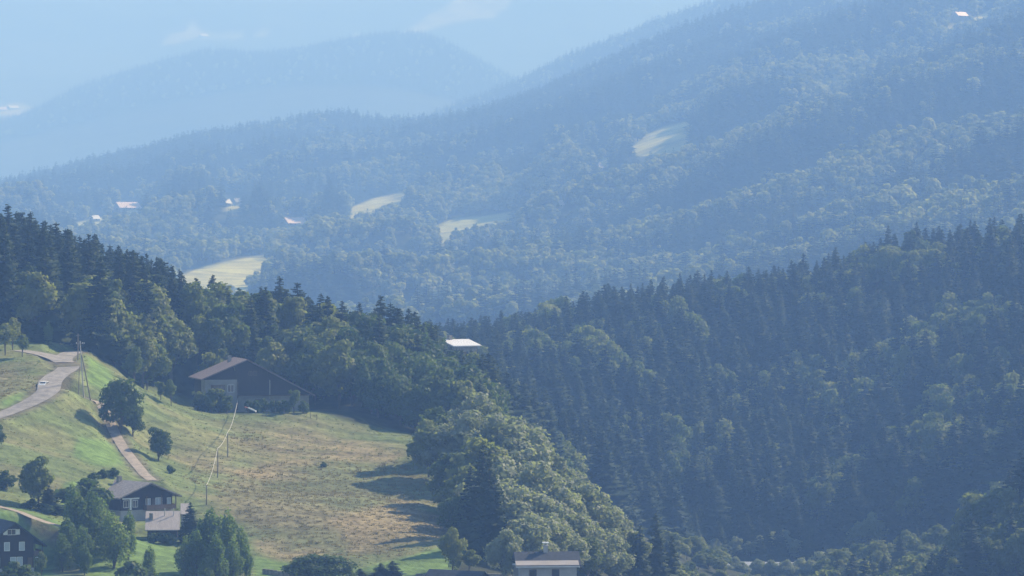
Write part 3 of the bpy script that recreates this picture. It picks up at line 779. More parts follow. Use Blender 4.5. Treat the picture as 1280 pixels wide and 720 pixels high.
for px, Y, top in ((500,1085,384),(518,1090,388),(536,1100,391),(545,1090,404),(571,1135,398),(614,1160,402),(626,1150,407),(642,1175,400),(655,1165,396),(668,1185,392),(634,1120,415),(616,1110,430),(10,1060,255),(38,1065,264),(70,1062,276),(84,1070,285),(118,1075,291),(148,1072,305),(173,1066,322),(205,1062,325),(266,1060,342),(350,1058,345),(372,1066,352),(476,1070,368),(12,1010,300),(95,1015,318),(188,1020,352)):
    add(px, Y, top, 'spruce', 'tall spruce whose tip stands out along the top of the wood', 'spruces along the top of the wood', wide=1.15)
GV = 'trees of the grove at the meadow edge'
for a in [(545,918,503,'broad'),(572,924,494,'silver'),(600,926,490,'silver'),(626,922,497,'silver'),(650,915,514,'silver'),(536,905,522,'broad'),(556,900,524,'silver'),(590,900,512,'silver'),  # several broad trees made silver so paler leaves carry the sunlight
          (622,895,518,'silver'),(648,892,528,'silver'),(672,900,540,'silver'),(560,875,560,'broad'),(600,872,542,'broad'),(632,868,548,'silver'),(662,872,556,'silver'),(690,885,572,'silver'),
          (708,900,566,'silver'),(722,893,590,'silver'),(740,885,604,'silver'),(756,892,622,'silver'),(772,890,642,'silver'),(788,888,660,'broad'),(645,842,585,'silver'),
          (672,842,598,'silver'),(700,858,610,'silver'),(722,862,628,'silver'),(744,862,644,'silver'),(660,822,622,'silver'),(684,828,640,'silver'),(764,868,660,'silver'),(706,838,650,'silver'),(735,850,672,'broad'),(585,862,578,'broad'),(572,868,590,'broad'),(610,850,572,'silver'),(562,860,600,'broad'),(574,846,616,'darkleaf'),(640,900,505,'silver'),(680,905,548,'silver'),(696,868,592,'silver'),(676,858,576,'silver')]:  # broad and dark trees near the left edge added for their shade
    add(*a, zone='grove', group=GV, label='rounded leafy tree in the grove at the right edge of the meadow' if a[3] == 'broad' else 'pale silvery leafed tree in the sunlit grove right of the meadow', wide=1.22)
for a in [(604,838,552,'spruce'),(588,846,580,'spruce'),(612,832,570,'spruce'),(618,822,590,'spruce'),(590,838,618,'spruce'),(574,845,640,'spruce')]:  # extra spruces added to darken the shaded left side of the grove
    add(*a, zone='grove', group='dark spruces in the grove', label='dark spruce in the shaded middle of the grove beside the meadow', wide=1.2)
for a in [(820,900,640,'spruce'),(800,885,655,'spruce'),(840,905,668,'spruce')]:
    add(*a, zone='grove', group='spruces below the grove', label='dark spruce standing below the lower right end of the grove', wide=1.15)
add(632,786,655,'silver','small pale grey leafed tree beside the house with the white capped chimney', wide=1.1)
add(586,800,688,'orchard','small bushy tree below the dark spruces of the grove')
add(566,800,652,'broad','slender tree with yellowish leaves at the lower tip of the grove', wide=.75)
# around the meadow and chalets
add(152,893,468,'darkleaf','large dark tree beside the dirt track below the utility pole', wide=.95)
add(166,896,500,'darkleaf','low dark tree leaning against the large tree by the dirt track', wide=.95)
add(168,946,434,'broad','tall rounded tree at the wood edge above the dirt track', wide=.9)
add(201,938,474,'orchard','left one of two small round trees on the slope left of the farmhouse', wide=.75)
add(214,936,475,'orchard','right one of two small round trees on the slope left of the farmhouse', wide=.75)
add(198,885,532,'darkleaf','lone tree with a bare trunk on the slope above the brown chalet', wide=1.0)
add(48,828,567,'broad','round dark tree on a thin trunk on the lawn below the road', wide=.95)
add(61,826,606,'spruce','small dark cone shaped shrub at the foot of the round tree', wide=1.2)
add(-2,845,528,'darkleaf','dark tree cut off by the left edge of the photo', wide=.8)
add(8,838,585,'bush','grey green bush at the left edge above the footpath', cat='shrub', name='shrub')
add(26,824,640,'bush','low bush on the bank above the footpath', cat='shrub', name='shrub', wide=1.6)
for px, py in ((40,640),(60,646),(74,648),(88,650)):
    Y = at(px, py-3)[1]+.6; add(px, Y if Y > 845 else Y+22, py-18,'bush','low scrubby bush along the upper side of the footpath',group='bushes above the footpath', cat='shrub', name='shrub', wide=1.5)
add(6,938,405,'orchard','gnarled fruit tree on the bank left of the road bend', wide=1.0)
add(28,936,418,'orchard','small fruit tree above the white car and the road', wide=.9)
add(16,948,398,'orchard','tallest fruit tree on the bank left of the road', wide=.9)
add(60,958,398,'birch','drooping sunlit tree at the wood edge above the road bend', wide=.9)
add(47,957,404,'spruce','young dark spruce beside the drooping sunlit tree', wide=1)
BI = 'feathery trees between the chalets'
for a in [(97,806,604,'birch'),(86,800,640,'birch'),(116,808,610,'birch'),(104,795,650,'birch'),(128,812,616,'birch'),(78,796,664,'birch'),(106,790,676,'birch'),(136,806,640,'birch'),(92,812,598,'birch')]:
    add(*a, group=BI, label='tall feathery tree in the dense clump left of the brown chalet', wide=.9+.3*rs.random())
add(143,800,634,'birch','slim feathery tree standing in front of the brown chalet', wide=1.1)
add(160,812,632,'birch','bushy tree close in front of the pale annexe roof', wide=.9)
add(186,786,676,'birch','small light green tree on the lawn below the annexe', wide=.9)
add(170,782,698,'bush','leafy bush at the foot of the small light green tree', cat='shrub', name='shrub', wide=1.3)
for a in [(262,806,632,'birch'),(284,803,628,'birch'),(246,800,660,'birch'),(300,806,655,'birch'),(270,792,660,'birch'),(290,798,668,'birch'),(252,806,645,'birch'),(232,800,664,'birch'),(308,802,676,'birch'),(274,808,640,'birch'),(258,790,690,'birch')]:
    add(*a, group='feathery trees below the meadow', label='feathery tree in the big clump at the lower left corner of the meadow', wide=.85+.3*rs.random())
add(238,840,627,'spruce','small dark pointed tree left of the big feathery clump', wide=.85)
add(383,800,692,'darkleaf','left half of a broad dark rounded shrub at the bottom of the meadow', name='shrub', cat='shrub', wide=2.0)
add(408,800,690,'darkleaf','right half of a broad dark rounded shrub at the bottom of the meadow', name='shrub', cat='shrub', wide=2.0)
add(476,806,703,'spruce','left one of two small dark cypress cones on the green strip', wide=1.5)
add(491,806,700,'spruce','right one of two small dark cypress cones on the green strip', wide=1.5)
add(450,806,710,'spruce','tiny dark cone shrub near the rounded shrub', wide=1.5)
add(246,955,486,'orchard','climbing bush against the left corner of the farmhouse', wide=.85)
add(264,953,482,'orchard','leafy tree in front of the white wall of the farmhouse', wide=1.05)
add(284,952,492,'orchard','low leafy tree near the lit post of the cable by the farmhouse', wide=1.0)
add(326,957,496,'bush','bush along the white base wall of the farmhouse', cat='shrub', name='shrub')
add(340,957,499,'bush','small bush right of centre along the farmhouse base wall', cat='shrub', name='shrub')
for px, top in ((249,494),(256,490),(274,488),(312,499),(319,498),(349,500),(356,498)):
    add(px, 956, top, 'bush', 'leafy shrub growing against the foot of the farmhouse walls', 'shrubs along the farmhouse', cat='shrub', name='shrub', wide=1.1)
add(367,956,484,'orchard','young tree with a forked top at the right end of the farmhouse', wide=.8)
add(379,957,499,'bush','tiny bush at the right end wall of the farmhouse', cat='shrub', name='shrub')
for px, Y, top in ((186,826,638),(193,827,640),(178,826,636),(199,826,644)):
    add(px, Y+22, top, 'bush', 'rounded shrub against the pale base wall of the brown chalet', group='shrubs along the brown chalet wall', cat='shrub', name='shrub', wide=1.2)
add(212,at(212,592)[1],580,'bush','shrub in the shade on the meadow above the brown chalet', cat='shrub', name='shrub')
for px, py in ((118,602),(128,598),(141,596),(106,606)):
    Y = at(px, py)[1]; add(px, Y, py-13*1.0,'bush','low shrub in the rough strip behind the brown chalet', group='shrubs behind the brown chalet', cat='shrub', name='shrub', wide=1.4)
for px, Y, top in ((8,770,704),(20,772,698),(34,772,702)):
    add(px,Y,top,'bush','bush in front of the dark three storey chalet', group='bushes before the dark chalet', cat='shrub', name='shrub', wide=1.0)
add(52,782,690,'orchard','small tree at the balcony corner of the dark chalet', wide=.7)
for px, Y in ((192,838),(199,837),(206,836),(213,837)):
    add(px,Y,664,'bush','clipped dark bush of the hedge below the pale annexe roof', group='hedge bushes below the annexe', cat='shrub', name='shrub', wide=1.3)
add(404,at(404,584)[1],576,'bush','isolated dark bush low in the meadow grass', cat='shrub', name='shrub', wide=1.2)
# right corner and valley floor
for a in [(1276,1048,562,'spruce'),(1262,1052,586,'spruce'),(1292,1050,560,'spruce')]:
    add(*a, group='spruces at the right edge', label='pointed spruce rising above the leafy trees at the right edge', wide=1.0)
for a in [(1222,1055,608,'broad'),(1246,1050,606,'broad'),(1204,1060,636,'broad'),(1268,1045,612,'broad'),(1232,1035,650,'broad'),(1286,1040,625,'broad'),(1258,1030,665,'broad'),(1196,1050,672,'broad')]:
    add(*a, group='leafy trees at the lower right', label='broad leafy tree in the lit clump at the lower right corner', wide=1.05)
for px, top in ((866,680),(878,675),(893,670),(906,675),(920,668),(936,674),(950,669),(966,664),(981,662),(997,668),(1012,678),(1026,684)):
    add(px, at(px, 704, 1262)[1]+rs.random()*6, top, 'silver', 'leafy tree in the valley bottom row behind the glinting roof', 'trees behind the glinting roof', wide=1.3)  # paler silver leaves stand in for sunlight on these crowns
for px, top in ((858,690),(868,697),(878,693),(889,701),(899,698),(909,704),(918,696),(928,703),(937,707),(947,699),(956,706),(965,700),(974,708),(983,700),(993,705),(1003,697),(1013,700),(1023,692)):
    add(px, 1248+rs.random()*10, top-3, 'silver', 'leafy tree whose top half hides the glinting roof in the valley bottom', 'trees before the glinting roof', wide=1.25)  # sunlight put into the leaf colour here as well
for px, top in ((1090,650),(1062,662),(1034,680),(1112,668),(1150,640),(1136,660)):
    add(px, 1275+rs.random()*30, top, 'spruce', 'tall spruce in the valley bottom right of the glinting roof', 'spruces in the valley bottom', wide=1.05)

# which of them show: cover column by column from front to back
trees.sort(key=lambda t: t['y'])
cover = np.full(1600, 800.0)
for t in trees:
    p = protos[t['key']]; sc = t['h']/p['H']
    px, top = proj(t['x'], t['y'], t['z']+t['h']); _, bot = proj(t['x'], t['y'], t['z'])
    rad = (4.0 if t['kind'] == 'spruce' else 5.2)*sc*t['wide']*FP/t['y']
    if t['kind'] in ('bush', 'orchard', 'darkleaf'): rad *= .6
    cols = np.arange(max(0, int(px-rad)+160), min(1599, int(px+rad)+160)+1)
    if len(cols) == 0: t['vis'] = 0; continue
    u = np.abs(cols-160-px)/rad
    prof = top + (bot-top)*(u if t['kind'] == 'spruce' else (1-np.sqrt(np.maximum(0, 1-u*u)))*.6)
    infr = (cols >= 160) & (cols < 1440)
    t['vis'] = float((np.maximum(0, np.minimum(cover[cols], np.minimum(bot, 720)) - np.maximum(prof, 0))*infr).sum())
    cover[cols] = np.minimum(cover[cols], prof + 3)
ind = []
for kinds in (('spruce',), ('broad', 'silver', 'darkleaf', 'birch', 'orchard')):
    must = [t for t in trees if t['kind'] in kinds and t.get('must')]
    rest = sorted([t for t in trees if t['kind'] in kinds and not t.get('must') and t['vis'] > 60], key=lambda t: -t['vis'])
    ind += must + rest[:max(0, 285-len(must))]
ind += [t for t in trees if t['kind'] == 'bush']
ids = set(id(t) for t in ind)
mass = [t for t in trees if id(t) not in ids]
def wood_label(t):
    px = 640 + FP*t['x']/t['y']; kd = 'dark spruce' if t['kind'] == 'spruce' else 'rounded leafy tree'
    if t['zone'] == 'L':
        for lim, w in ((112, 'in the wood above the road bend'), (238, 'in the wood between the road bend and the farmhouse'), (400, 'in the wood behind the big farmhouse'), (700, 'in the wood beyond the right end of the meadow')):
            if px < lim: return '%s %s' % (kd, w)
    if t['zone'] == 'V': return '%s down in the shaded ravine below the dark slope' % kd
    for lim, w in ((800, 'low left end'), (1000, 'middle'), (1400, 'high right part')):
        if px < lim: return '%s on the %s of the dark forest slope across the ravine' % (kd, w)
for t in ind:
    p = protos[t['key']]; s = t['h']/p['H']; w = s*t['wide']
    if t['kind'] == 'bush': nm, ct = 'shrub', 'shrub'
    elif t['kind'] == 'spruce': nm, ct = 'spruce_tree', 'tree'
    elif t['kind'] == 'birch': nm, ct = 'birch_tree', 'tree'
    else: nm, ct = 'leafy_tree', 'tree'
    if t['kind'] == 'spruce' and t['zone'] in 'LDV':
        w = s**0.6*(0.95+0.5*rs.random())*t['wide']*(1.3 if t['zone'] in 'DV' else 1.0)
    lb = t.get('label') or wood_label(t); gp = t.get('group') or (None if t.get('label') else lb.split(' ', 1)[1] if False else None)
    if not t.get('label'): gp = ('spruces ' if t['kind'] == 'spruce' else 'leafy trees ') + lb.split(' ', 2 if t['kind'] == 'spruce' else 3)[-1]
    make_tree(t.get('name') or nm, t['key'], (t['x'], t['y'], t['z']-0.1), (w, w, s), t['rz'], lb, t.get('cat') or ct, gp)
mk = sorted(set(t['key'] for t in mass))
instance_cloud('forest', [(t['x'], t['y'], t['z']-.1) for t in mass], mk, [mk.index(t['key']) for t in mass], [t['rz'] for t in mass],
               [((t['h']/protos[t['key']]['H'])**.7*t['wide']*(1.05+.6*((t['rz']*7.3) % 1)),)*2 + (t['h']/protos[t['key']]['H'],) for t in mass])

# woods of the middle hills
def hill_wood(name, zf, pxa, pxb, Ya, Yb, sp, rng, conif_f, keys_c, keys_b, avoid=None, clear=False, hc=(16, 32), hb=(13, 23)):
    gx, gy = scatter(pxa, pxb, Ya, Yb, sp, rng); gz = zf(gx, gy); px, py = proj(gx, gy, gz)
    ok = (py < 760) & (py > -60)
    if avoid is not None: ok &= avoid(px, py)
    gx, gy, gz, px, py = gx[ok], gy[ok], gz[ok], px[ok], py[ok]
    pc = conif_f(px, py, gx, gy); isc = rng.random(len(gx)) < pc
    keys = keys_c + keys_b
    kd = np.where(isc, rng.integers(0, len(keys_c), len(gx)), len(keys_c) + rng.integers(0, len(keys_b), len(gx)))
    Hs = np.array([protos[k]['H'] for k in keys])[kd]
    h = np.where(isc, hc[0] + (hc[1]-hc[0])*rng.random(len(gx)), hb[0] + (hb[1]-hb[0])*rng.random(len(gx)))
    s = h/Hs; w = s*(1.0+0.4*rng.random(len(gx)))*np.where(isc, 1.2, 1.0)
    if clear:   # keep the far clearings open to view
        tp = h*FP/gy; ok = (clear_sd(px, py - 0.40*tp) < 0) & (clear_sd(px, py - 0.75*tp) < 2.5 + 3*fbm(gx/30, gy/30, 63, 2))
        gx, gy, gz, kd, h, s, w = gx[ok], gy[ok], gz[ok], kd[ok], h[ok], s[ok], w[ok]
    print(name, len(gx))
    return instance_cloud(name, np.stack([gx, gy, gz-.3], 1), keys, kd, rng.random(len(gx))*6.28, np.stack([w, w, s], 1))
FC = ['farspruce%d' % i for i in range(4)]; FB = ['farbroad%d' % i for i in range(4)]; TC = ['tinyspruce0', 'tinyspruce1']
def conif_hill(px, py, x, y):
    n = fbm(x/210, y/140, 121, 3)
    b = 0.54 + 2.8*n
    b = b + 0.8*sstep(20, -10, py - np.interp(px, [-100,0,120,250,420,470,600,800,1000,1280], [262,262,228,196,170,180,185,110,70,10]))
    b = b + 0.5*sstep(1180, 1300, px)*(py < 120) + 0.35*sstep(230, 120, py)*sstep(560, 700, px)*(px < 900)
    return np.clip(b, .06, .97)
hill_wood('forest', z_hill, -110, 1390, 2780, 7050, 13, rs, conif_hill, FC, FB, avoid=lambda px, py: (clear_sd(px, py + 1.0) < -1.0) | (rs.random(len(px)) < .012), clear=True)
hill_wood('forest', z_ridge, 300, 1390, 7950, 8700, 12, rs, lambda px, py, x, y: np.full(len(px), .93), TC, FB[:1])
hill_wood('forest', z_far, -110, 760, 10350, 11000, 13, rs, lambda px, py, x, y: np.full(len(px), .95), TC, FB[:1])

# ------------------------------------------------------------------ buildings
def gable(name, label, loc, yaw, xl, xr, length, wall_h, apex_h, ov=1.0, ovf=1.2, wall='wood_dark', roof='roof_grey', base_h=0, base_mat='plaster', pl=None, pr=None, cat='house', thick=.28, base_inset=0.0, sink=1.5):
    """house with its gable front facing -y; local x across the front, y into the depth; eaves at xl-ov and xr+ov"""
    r = empty(name, loc, yaw); tag(r, label, cat)
    pl = pl if pl is not None else (apex_h-wall_h)/abs(xl); pr = pr if pr is not None else (apex_h-wall_h)/abs(xr)
    zl, zr = apex_h - pl*abs(xl), apex_h - pr*abs(xr)
    w = MB().prism([(xl, base_h), (xr, base_h), (xr, zr-.02), (0, apex_h-.02), (xl, zl-.02)], 0, length)
    w.build('wall', M[wall], r)
    if base_h > 0 or True:
        b = MB().box(xl-.04+base_inset, xr+.04, -.04, length+.04, -sink, max(base_h, .25)-.003)
        b.build('base_wall', M[base_mat], r)
    rf = MB()
    for sx, p, xe in ((-1, pl, xl-ov), (1, pr, xr+ov)):
        ze = apex_h - p*abs(xe)
        rf.prism([(0, apex_h), (xe, ze), (xe, ze+thick), (0, apex_h+thick)] if sx > 0 else [(0, apex_h), (0, apex_h+thick), (xe, ze+thick), (xe, ze)], -ovf, length+ov)
    ro = rf.build('roof', M[roof], r)
    return r, ro

def window(parent, x, z, w, h, pane='glass', frame='white', y=0.0, bars=1, shutters=None):
    f = MB(); t = .09
    f.box(x-w/2-t, x+w/2+t, y-.10, y-.045, z-t, z).box(x-w/2-t, x+w/2+t, y-.10, y-.045, z+h, z+h+t)
    f.box(x-w/2-t, x-w/2, y-.10, y-.045, z, z+h).box(x+w/2, x+w/2+t, y-.10, y-.045, z, z+h)
    for k in range(bars):
        xx = x-w/2 + w*(k+1)/(bars+1); f.box(xx-.035, xx+.035, y-.095, y-.05, z, z+h)
    o = f.build('window', M[frame], parent)
    MB().box(x-w/2, x+w/2, y-.075, y-.048, z, z+h).build('pane', M[pane], o)
    if shutters:
        for s in (-1, 1):
            xx = x + s*(w/2+.1+w*.27)
            MB().box(xx-w*.25, xx+w*.25, y-.12, y-.045, z-.05, z+h+.05).build('shutter', M[shutters], o)
    return o

def chimney(ro, x, y, z0, h, w=.8, m='stone', cap=None):
    MB().box(x-w/2, x+w/2, y-w/2, y+w/2, z0-1.2, z0+h).build('chimney', M[m], ro)
    if cap: MB().box(x-w*.75, x+w*.75, y-w*.75, y+w*.75, z0+h+.25, z0+h+.38).box(x-.08-w*.4, x+.08-w*.4, y-.08, y+.08, z0+h, z0+h+.25).box(x-.08+w*.4, x+.08+w*.4, y-.08, y+.08, z0+h, z0+h+.25).build('chimney_cap', M[cap], ro)

# big farmhouse at the top of the meadow
p = P(308, 512, 962)
r, ro = gable('farmhouse', 'big farmhouse with wide dark timber gable and white base wall above the meadow', tuple(p), R(14), -10.4, 15.9, 17, 7.7, 12.4, ov=1.3, ovf=1.8, wall='wood_dark', roof='roof_brown', base_h=3.5, base_mat='plaster', pl=.42, pr=.53)
MB().box(-10.45, -2.4, -.16, 6.0, 3.5, 7.55).build('plaster_wall', M['plaster'], r)
MB().box(-2.4, -2.15, -.5, -.045, 0, 7.0).build('corner_post', M['wood_mid'], r)
window(r, -7.2, 4.7, 3.4, 1.5, y=-.16, bars=3, frame='wood_mid')
window(r, -4.0, 4.5, 1.5, 1.7, y=-.16, bars=1)
window(r, -9.2, .8, 1.0, 1.5, y=-.04)
window(r, 1.0, 8.6, .7, .9, frame='wood_mid'); window(r, 2.2, 8.6, .7, .9, frame='wood_mid')
a = MB().prism([(-.7+7.6, .7)] + [(7.6+.7*cos(t), 1.6+.6*sin(t)) for t in np.linspace(pi, 0, 8)] + [(8.3, .7)], -.09, -.045); ob = a.build('window', M['glass'], r)
MB().tube([(5.9, -.25, 2.6), (5.9, -.25, 7.4)], .12, 6).build('downpipe', M['plaster_grey'], r)
d = MB().box(2.2, 4.6, -.1, -.045, 0, 2.6).build('door', M['wood_mid'], r); MB().box(4.2, 4.35, -.16, -.1, 1.1, 1.2).build('handle', M['rim'], d)
MB().box(-2.1, 16.1, -1.3, -.05, 3.45, 3.62).build('ledge', M['wood_mid'], r)
chimney(ro, -2.4, 11, 11.7, 1.5, .9)
# fence posts before it
for k, px in enumerate((324, 334, 344, 355, 388, 396)):
    q = on(px, 955 - k*.6)
    o = MB().tube([(0, 0, -.4), (.03, 0, .6), (0, 0, 1.3)], [.09, .085, .07], 6).box(-.10, .10, -.10, .10, 1.3, 1.36).build('fence_post', M['pole']); o.location = tuple(q)
    tag(o, 'thin wooden fence post on the grass edge before the farmhouse', 'post', 'fence posts before the farmhouse')

# brown chalet with its pale annexe
p = P(184, 650, 838)
r, ro = gable('chalet', 'brown timber chalet with a low grey roof and two chimneys', tuple(p), R(40), -7.0, 6.6, 18, 5.3, 8.0, ov=1.5, ovf=1.7, wall='wood_dark', roof='roof_grey', base_h=2.3, base_mat='plaster_grey', pl=.36, pr=.40)
chimney(ro, -4.3, 13.5, 6.4, 1.9, .9, 'stone'); chimney(ro, -.9, 9.5, 7.7, 1.5, .9, 'stone')
b = MB().box(-1.2, 6.6, -1.6, -.06, 2.3, 2.5).box(-1.2, 6.6, -1.6, -1.5, 2.5, 3.35); b.box(6.5, 6.6, -1.5, -.06, 2.5, 3.35); b.box(-1.2, -1.1, -1.5, -.06, 2.5, 3.35)
bo = b.build('balcony', M['wood_mid'], r)
for x in (-1.15, 2.7, 6.55): MB().box(x-.09, x+.09, -1.58, -1.42, 3.352, 5.3).build('post', M['wood_mid'], bo)
MB().box(-6.6, -2.2, -.2, -.06, 4.7, 5.0).build('lintel_board', M['white'], r)
MB().box(-4.7, -4.25, -.25, -.06, 2.4, 4.7).build('pillar', M['white'], r)
window(r, -3.2, 3.0, 1.2, 1.4, 'glass'); window(r, -5.6, 3.0, 1.2, 1.4, 'glass')
window(r, .2, 2.6, 1.1, 2.0, 'curtain', y=0); window(r, 3.0, 3.1, 1.6, 1.6, 'curtain'); window(r, 5.7, 3.0, .9, 1.6, 'curtain')
MB().box(1.2, 2.0, -.12, -.045, 2.5, 4.6).build('door', M['wood_mid'], r)

p = P(203, 676, 823)
r = empty('annexe', tuple(p), R(4)); tag(r, 'low annexe with a pale sheet roof in front of the brown chalet', 'shed')
MB().prism_x([(.4, -1), (.4, 2.3), (5.8, 5.3), (5.8, -1)], -3.2, 3.2).build('wall', M['wood_dark'], r)
ro = MB().prism_x([(-.2, 2.15), (-.2, 2.35), (6.2, 5.95), (6.2, 5.75)], -3.7, 3.7).build('roof', M['roof_sheet'], r)
chimney(ro, -2.5, 3.6, 4.4, 1.3, .8, 'stone')
for x in (.4, 2.3): MB().tube([(x, 4.6, 4.6), (x, 4.6, 6.7)], .11, 6).build('vent_pipe', M['rim'], ro)
MB().box(-1.4, .6, .3, .36, 0, 1.9).build('door', M['wood_mid'], r)
MB().prism_x([(5.0, 5.2), (5.0, 5.35), (9.0, 7.4), (9.0, 7.25)], 3.75, 5.6).build('side_roof', M['roof_sheet'], r)
MB().box(3.9, 5.5, 5.4, 8.8, -1, 5.3).build('side_wall', M['plaster_grey'], r)

# dark chalet at the lower left corner
p = P(17, 716, 772)
r, ro = gable('chalet', 'dark three storey timber chalet with white windows at the lower left corner', tuple(p), R(24), -4.6, 4.2, 12, 6.9, 10.0, ov=2.4, ovf=1.4, wall='wood_dark', roof='roof_slate', base_h=.9, base_mat='plaster_grey', pl=.72, pr=.74)
window(r, -.45, 7.7, 1.6, 1.0, 'glass', bars=1, shutters='white')
for x in (-3.4, -1.0, 2.1): window(r, x-.4, 4.5, 1.0, 1.6, 'curtain', bars=0)
for x in (-2.9, .5, 1.85): window(r, x-.6, 1.5, 1.05, 1.6, 'curtain', bars=0)
b = MB().box(4.25, 6.3, .2, 5.5, 3.2, 3.4).box(6.2, 6.3, .2, 5.5, 3.4, 4.3).box(4.25, 6.2, .2, .3, 3.4, 4.3)
bo = b.build('balcony', M['wood_mid'], r)
for y in (.28, 5.4): MB().box(6.0, 6.14, y-.07, y+.07, 4.302, 6.2 if y < 1 else 6.2).build('post', M['wood_dark'], bo)
for y in (.3, 5.3): MB().box(6.05, 6.2, y, y+.15, -1, 3.198).build('post', M['wood_dark'], bo)
d = MB().box(2.9, 3.9, -.1, -.045, .9, 3.0).build('door', M['wood_mid'], r)
MB().box(4.6, 5.8, .1, .19, 2.7, 3.0).build('plank', M['white'], r)

# house below the grove: bright roof edge, capped chimney
p = P(684, 728, 776)
r, ro = gable('house', 'pale plastered house with a bright roof edge and white capped chimney below the grove', tuple(p), R(-84), -4.2, 4.2, 11.5, 3.6, 5.6, ov=.9, ovf=.9, wall='plaster_grey', roof='roof_slate', base_h=.5, base_mat='stone')
r.location = tuple(np.array(p) + np.array([-5.9, 4.2, 0]))
# windows on the long side that faces the camera
lw = [(2.6, 1.2), (7.2, 1.2)]
for y, z in lw:
    f = MB().box(4.245, 4.30, y-.75, y+.75, z-.1, z).box(4.245, 4.30, y-.75, y+.75, z+1.3, z+1.4).box(4.245, 4.30, y-.75, y-.65, z, z+1.3).box(4.245, 4.30, y+.65, y+.75, z, z+1.3).build('window', M['wood_mid'], r)
    MB().box(4.245, 4.275, y-.65, y+.65, z, z+1.3).build('pane', M['glass'], f)
MB().prism([(3.5, 4.21), (5.12, 3.44), (5.12, 3.54), (3.5, 4.31)], -.95, 11.9).build('snow_board', M['roof_sheet'], ro)
MB().box(5.22, 5.42, -1.0, 12.0, 3.06, 3.32).build('gutter', M['tin'], ro)
MB().box(-.45, .45, 5.2, 6.1, 5.2, 7.0).box(-.6, .6, 5.05, 6.25, 7.0, 7.15, mi=0).build('chimney', M['plaster_grey'], ro)
MB().box(-.65, .65, 5.0, 6.3, 7.55, 7.75).box(-.4, -.3, 5.3, 5.4, 7.15, 7.55).box(.3, .4, 5.9, 6.0, 7.15, 7.55).build('chimney_cap', M['white'], ro)
# low building in the shade left of it
p = P(600, 755, 782)
r, ro = gable('house', 'shaded house with a dark roof and stubby white chimney under the dark spruces', tuple(p), R(62), -5.0, 5.0, 11, 3.6, 6.4, ov=.8, wall='plaster_grey', roof='roof_slate', base_h=.5, base_mat='stone')
MB().tube([(5.2, -.6, 3.4), (2.7, -1.0, 4.9), (.1, -1.2, 6.62)], .07, 6).build('verge_pipe', M['white'], ro)
p = on(645, 780); o = MB().box(-.5, .5, -.5, .5, -1, 2.6).build('chimney_stack', M['plaster']); o.location = (p[0], p[1], P(645, 722, 780)[2])
MB().box(-.75, .75, -.75, .75, 2.602, 2.8).build('cap', M['white'], o); tag(o, 'square pale stone stack with a white cap between the two bottom houses', 'chimney')
# low wall at the bottom of the meadow
p0, p1 = on(328, 788), on(440, 784); L_ = np.linalg.norm((p1-p0)[:2])
m = MB(); n = 24
for k in range(n):
    a, b = p0+(p1-p0)*k/n, p0+(p1-p0)*(k+1)/n; za = zn1(*((a+b)/2)[:2])
    m.box(a[0], b[0]-.04, a[1]-.25, a[1]+.25, za-.6, za+1.0+.12*rs.random())
tag(m.build('stone_wall', M['stone']), 'low grey stone wall at the foot of the green strip below the meadow', 'wall')
p0, p1 = on(520, 794), on(640, 800); m = MB(); n = 26
for k in range(n):
    a, b = p0+(p1-p0)*k/n, p0+(p1-p0)*(k+1)/n; za = zn1(*((a+b)/2)[:2])
    m.box(a[0], b[0]-.04, a[1]-.25, a[1]+.25, za-.6, za+1.1+.12*rs.random())
tag(m.build('stone_wall', M['stone']), 'shaded stone wall running from the green strip into the grove', 'wall')

# houses among the far woods
def far_house(px, py, Y0, Y1, w, label, roofm='tin', wallm='plaster', depth=9, wall_h=3.0, rise=3.6, yaw=R(38), zf=None, lift=0.0, fixY=None):
    q = at_fn(zf, px, py, Y0, Y1) if fixY is None else np.array([*P(px, py, fixY)])
    w = w*1.35; depth = depth*1.2; rise = rise*1.15
    if w < 16: w *= .8
    r = empty('house', (q[0], q[1], q[2]+lift), yaw); tag(r, label, 'house', 'houses scattered on the far hillside')
    MB().prism_x([(0, -6), (0, wall_h), (depth/2, wall_h+rise-.05), (depth, wall_h), (depth, -6)], -w/2, w/2).build('wall', M[wallm], r)
    k = rise/(depth/2); e = 1.0
    ro = MB()
    ro.prism_x([(-e, wall_h-k*e), (-e, wall_h-k*e+.3), (depth/2, wall_h+rise+.3), (depth/2, wall_h+rise)], -w/2-e, w/2+e)
    ro.prism_x([(depth/2, wall_h+rise), (depth/2, wall_h+rise+.3), (depth+e, wall_h-k*e+.3), (depth+e, wall_h-k*e)], -w/2-e, w/2+e)
    rr = ro.build('roof', M[roofm], r)
    MB().box(-w*.22-.6, -w*.22+.6, depth/2-.6, depth/2+.6, wall_h+rise-1, wall_h+rise+1.5).build('chimney', M['stone'], rr)
    for k in range(max(1, int(w/6))):
        x = -w/2 + (k+.5)*w/max(1, int(w/6)); MB().box(x-.6, x+.6, -.08, -.02, .8, 2.2).build('window', M['glass'], r)
    return r
far_house(163, 263, 3000, 7100, 24, 'long barn with a wide pale pink roof on the far hillside at left', 'tin_red', zf=z_hill, depth=14, rise=6, lift=1)
far_house(121, 277, 3000, 7100, 9, 'small bright roofed hut on the far meadow left of the long barn', 'tin', zf=z_hill, depth=8, lift=1)
far_house(372, 283, 3000, 7100, 19, 'house with a pale pink roof alone among the far trees', 'tin_red', zf=z_hill, depth=11, rise=5, lift=1)
far_house(286, 258, 3000, 7100, 5.5, 'tiny house in the far clearing between the two pink roofed buildings', 'tin', zf=z_hill, depth=7, lift=1)
far_house(298, 256, 3000, 7100, 7, 'tiniest hut at the right end of the far clearing', 'plaster', zf=z_hill, depth=7, lift=1)
